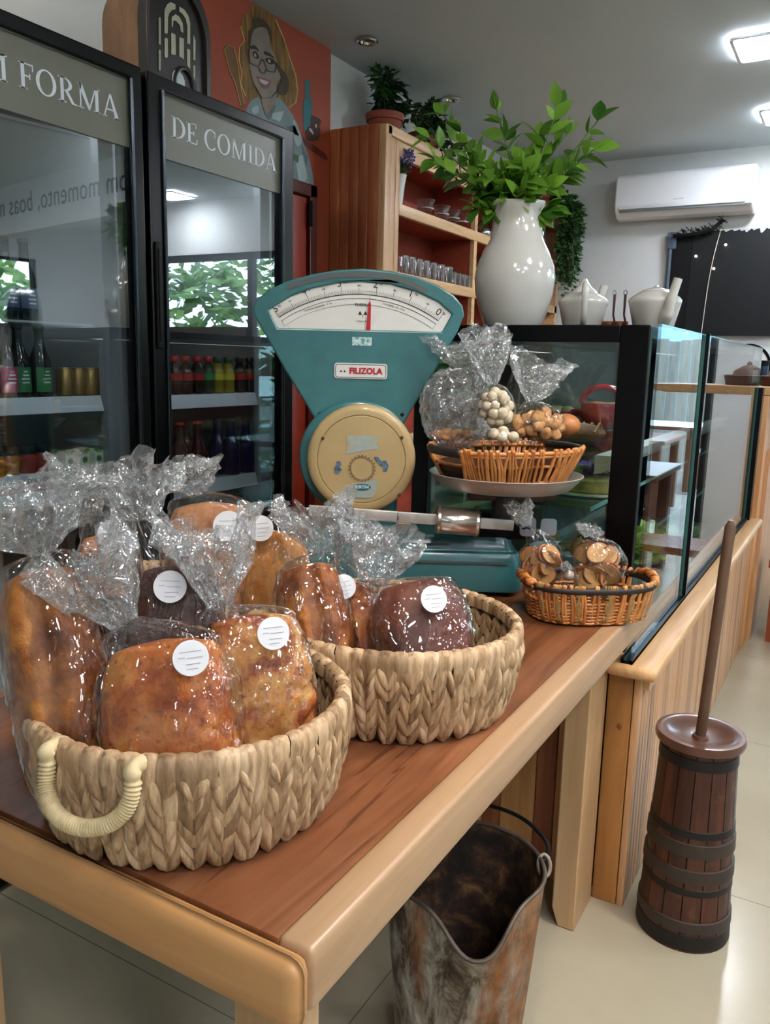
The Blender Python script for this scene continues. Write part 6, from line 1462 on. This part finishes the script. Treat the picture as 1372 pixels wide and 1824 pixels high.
CEL2 = CEL
def pouch(lab, cat, name, c, rx, ry, rz_, neck, tip, fw, fill, seed, tie=False, group='snack bags in the willow baskets', flat_=.34, crumple=0):
    """c: centre of the filled pouch in the world"""
    t = thing(name, lab, cat, c, YAW, group)
    Mi_ = Matrix.Rotation(-YAW, 3, 'Z'); n_ = Mi_ @ (neck-c); tp = Mi_ @ (tip-c); rs = random.Random(seed)
    fill(t, rs)
    NB = 56; rows = []
    for i in range(14):
        ph = pi*(.03+.72*i/13); rg = []
        for j in range(NB):
            a = 2*pi*j/NB; w = 1+.07*noise.noise(Vector((math.cos(a)*2+seed, math.sin(a)*2, ph*2)))
            rg.append(Vector((rx*math.sin(ph)*math.cos(a)*w, ry*math.sin(ph)*math.sin(a)*w, -rz_*math.cos(ph))))
        rows.append(rg)
    last = rows[-1]
    for i in range(1, 9):
        tt = i/8; e = tt*tt*(3-2*tt); rg = []
        for j in range(NB):
            a = 2*pi*j/NB; pl = 1+.4*tt*math.sin(9*a+seed)
            rg.append(last[j].lerp(n_+Vector((.008*math.cos(a)*pl, .008*math.sin(a)*pl, 0)), e)+Vector((0, 0, rz_*.1*math.sin(pi*tt)))+last[j]*(.08*math.sin(pi*tt))*math.sin(9*a+seed)*.5)
        rows.append(rg)
    if crumple:
        for rg in rows[2:-3]:
            for j in range(NB): rg[j] = rg[j]+Vector((rs.uniform(-1, 1), rs.uniform(-1, 1), rs.uniform(-1, 1)))*crumple
    MB().loft(rows, caps=False).build('bag', CELF if crumple else CEL, t, 0 if crumple else True)
    nd = (tp-n_); L2 = nd.length; nd.normalize(); nx = Vector((1, 0, 0))-nd*nd.x; nx.normalize(); ny = nd.cross(nx)
    rows2 = [rows[-1]]; NT = 11
    for i in range(1, NT+1):
        tt = i/NT; rg = []
        for j in range(NB):
            a = 2*pi*j/NB; pl = .12*math.sin(6*a+seed)+.14*math.sin(11*a+seed*2+tt*2)+.2*noise.noise(Vector((a*4, tt*2.5, seed)))
            cr = Vector((rs.uniform(-1, 1), rs.uniform(-1, 1), rs.uniform(-1, 1)))*.0045*min(1, tt*2)
            wid = .008+(fw-.008)*tt**.7; al = tt*(1+.15*math.sin(2*a+seed)+.12*noise.noise(Vector((a*1.7, 3, seed))))
            rg.append(n_+nd*(L2*al)+nx*(wid*math.cos(a)*(1+pl))+ny*((.008+fw*flat_*tt)*math.sin(a)*(1+pl))+cr)
        rows2.append(rg)
    MB().loft(rows2, caps=False).build('bag_tail', CELF, t, smooth=0)
    if tie:
        mb = MB(); mb.tube([n_+Vector((.0095*math.cos(a), .0095*math.sin(a), .002*math.sin(3*a))) for a in [2*pi*k/16 for k in range(16)]], .0022, 6, closed=True)
        mb.tube(spline([n_+Vector((-.009, -.004, 0)), n_+Vector((-.016, -.008, .008)), n_+Vector((-.022, -.006, .002))], 4), .0018, 6).build('wire_tie', M_blackm, t)
    return t
def balls(n_, r, rx, ry, rz_, mm, name, sc=(1, 1, 1), jag=0, dz=0):
    def fn(t, rs):
        mb = MB(); pts = []
        tries = 0
        while len(pts) < n_ and tries < 4000:
            tries += 1
            q = Vector((rs.uniform(-1, 1), rs.uniform(-1, 1), rs.uniform(-1, 1)))
            if q.length > 1: continue
            p = Vector((q.x*(rx-r*.7), q.y*(ry-r*.7), q.z*(rz_-r*.7)))
            if all((p-o).length > r*1.45 for o in pts): pts.append(p)
        for p in pts:
            M = Matrix.Translation(p+Vector((0, 0, dz))) @ Matrix.Rotation(rs.uniform(0, 6), 4, 'X') @ Matrix.Rotation(rs.uniform(0, 6), 4, 'Z') @ Matrix.Diagonal((sc[0], sc[1], sc[2], 1))
            o = MB().ball((0, 0, 0), r*rs.uniform(.88, 1.08), 14, 9, M=M)
            if jag: o.v = [tuple(Vector(v_)+Vector((noise.noise(Vector(v_)*90), noise.noise(Vector(v_)*90+Vector((9, 0, 0))), noise.noise(Vector(v_)*90+Vector((0, 9, 0)))))*jag) for v_ in o.v]
            o.build(name, mm, t, True)
    return fn
M_mer = plain('meringue_white', 'cfc0a4', .6, var=.06, vs=50); M_bis = plain('sugared_biscuit', 'b98650', .75, var=.25, vs=90); M_bun = plain('brown_bun', 'a86a38', .5, var=.15)
M_toast = plain('toasted_bread_slice', 'bf9058', .7, var=.2, vs=40); M_crustd = plain('toast_crust', '8a4a22', .6, var=.2)
Dp = 1.945
pouch('clear bag of round white meringues knotted above the scale basket', 'bag', 'snack_bag', P(882, 728, Dp-.03), .048, .042, .052, P(878, 685, Dp-.02), P(866, 590, Dp), .055, balls(34, .0125, .046, .04, .052, M_mer, 'meringue'), 31)
pouch('clear bag of sugared biscuits at the right of the scale basket', 'bag', 'snack_bag', P(958, 757, Dp-.02), .068, .045, .045, P(945, 715, Dp), P(965, 640, Dp+.02), .075, balls(34, .0145, .066, .044, .044, M_bis, 'biscuit', (1.15, 1, .8), .005), 32)
pouch('large almost empty looking clear bag at the left of the scale basket', 'bag', 'snack_bag', P(812, 725, Dp+.03), .085, .045, .10, P(832, 665, Dp+.03), P(822, 600, Dp+.03), .075, balls(6, .015, .05, .03, .018, M_bis, 'biscuit', (1.2, 1, .8), .003, -.068), 33, crumple=.007)
pouch('small clear bag of white meringues resting low on the willow rim', 'bag', 'snack_bag', P(895, 775, Dp-.07), .04, .03, .022, P(870, 768, Dp-.07), P(850, 760, Dp-.065), .02, balls(7, .014, .038, .028, .02, M_mer, 'meringue'), 34)
tag(MB().ball((0, 0, 0), .032, 20, 12, (1.1, 1, .85)).build('bread_bun', M_bun, None, True, loc=P(1008, 757, Dp+.03)), 'brown bun at the right end of the scale basket', 'bun')
mb = MB()
def slices(n_, rx, rz_):
    def fn(t, rs):
        for k in range(n_):
            q = Vector((rs.uniform(-1, 1)*rx*.62, rs.uniform(-.5, .5)*rx*.5, rs.uniform(-1, .8)*rz_*.62))
            M = Matrix.Translation(q) @ Matrix.Rotation(rs.uniform(-.9, .9), 4, 'Z') @ Matrix.Rotation(rs.uniform(-.7, .7), 4, 'X') @ Matrix.Rotation(rs.uniform(-.8, .8), 4, 'Y')
            sz = rs.uniform(.85, 1.1)*rx*.52
            s_ = MB().prism([(x, z) for x, z in circ(sz*.94, 22, sz=.8)], .0065, M @ Matrix.Translation((0, -.0005, 0))).build('toast_slice', M_toast, t, 50)
            MB().prism(circ(sz, 22, sz=.8), .0055, M, [circ(sz*.945, 22, sz=.8)]).build('crust', M_crustd, s_, 50)
    return fn
D2 = (w2).dot(F0)
pouch('clear bag of toast slices tied with black wire at the left of the corner basket', 'bag', 'toast_bag', P(965, 1000, D2), .052, .042, .062, P(938, 940, D2), P(925, 898, D2), .028, slices(13, .052, .06), 41, True, 'toast bags in the corner basket')
pouch('clear bag of toast rounds tied with black wire at the right of the corner basket', 'bag', 'toast_bag', P(1068, 1005, D2), .062, .045, .062, P(1046, 958, D2), P(1052, 938, D2+.01), .03, slices(14, .062, .06), 42, True, 'toast bags in the corner basket')
pouch('small clear bag between the two toast bags in the corner basket', 'bag', 'toast_bag', P(1014, 1030, D2-.05), .024, .02, .022, P(1012, 1014, D2-.05), P(1006, 1006, D2-.05), .008, balls(3, .012, .02, .018, .018, plain('greyish_dough_ball', 'a08a78', .6), 'dough_ball'), 43, False, 'toast bags in the corner basket')
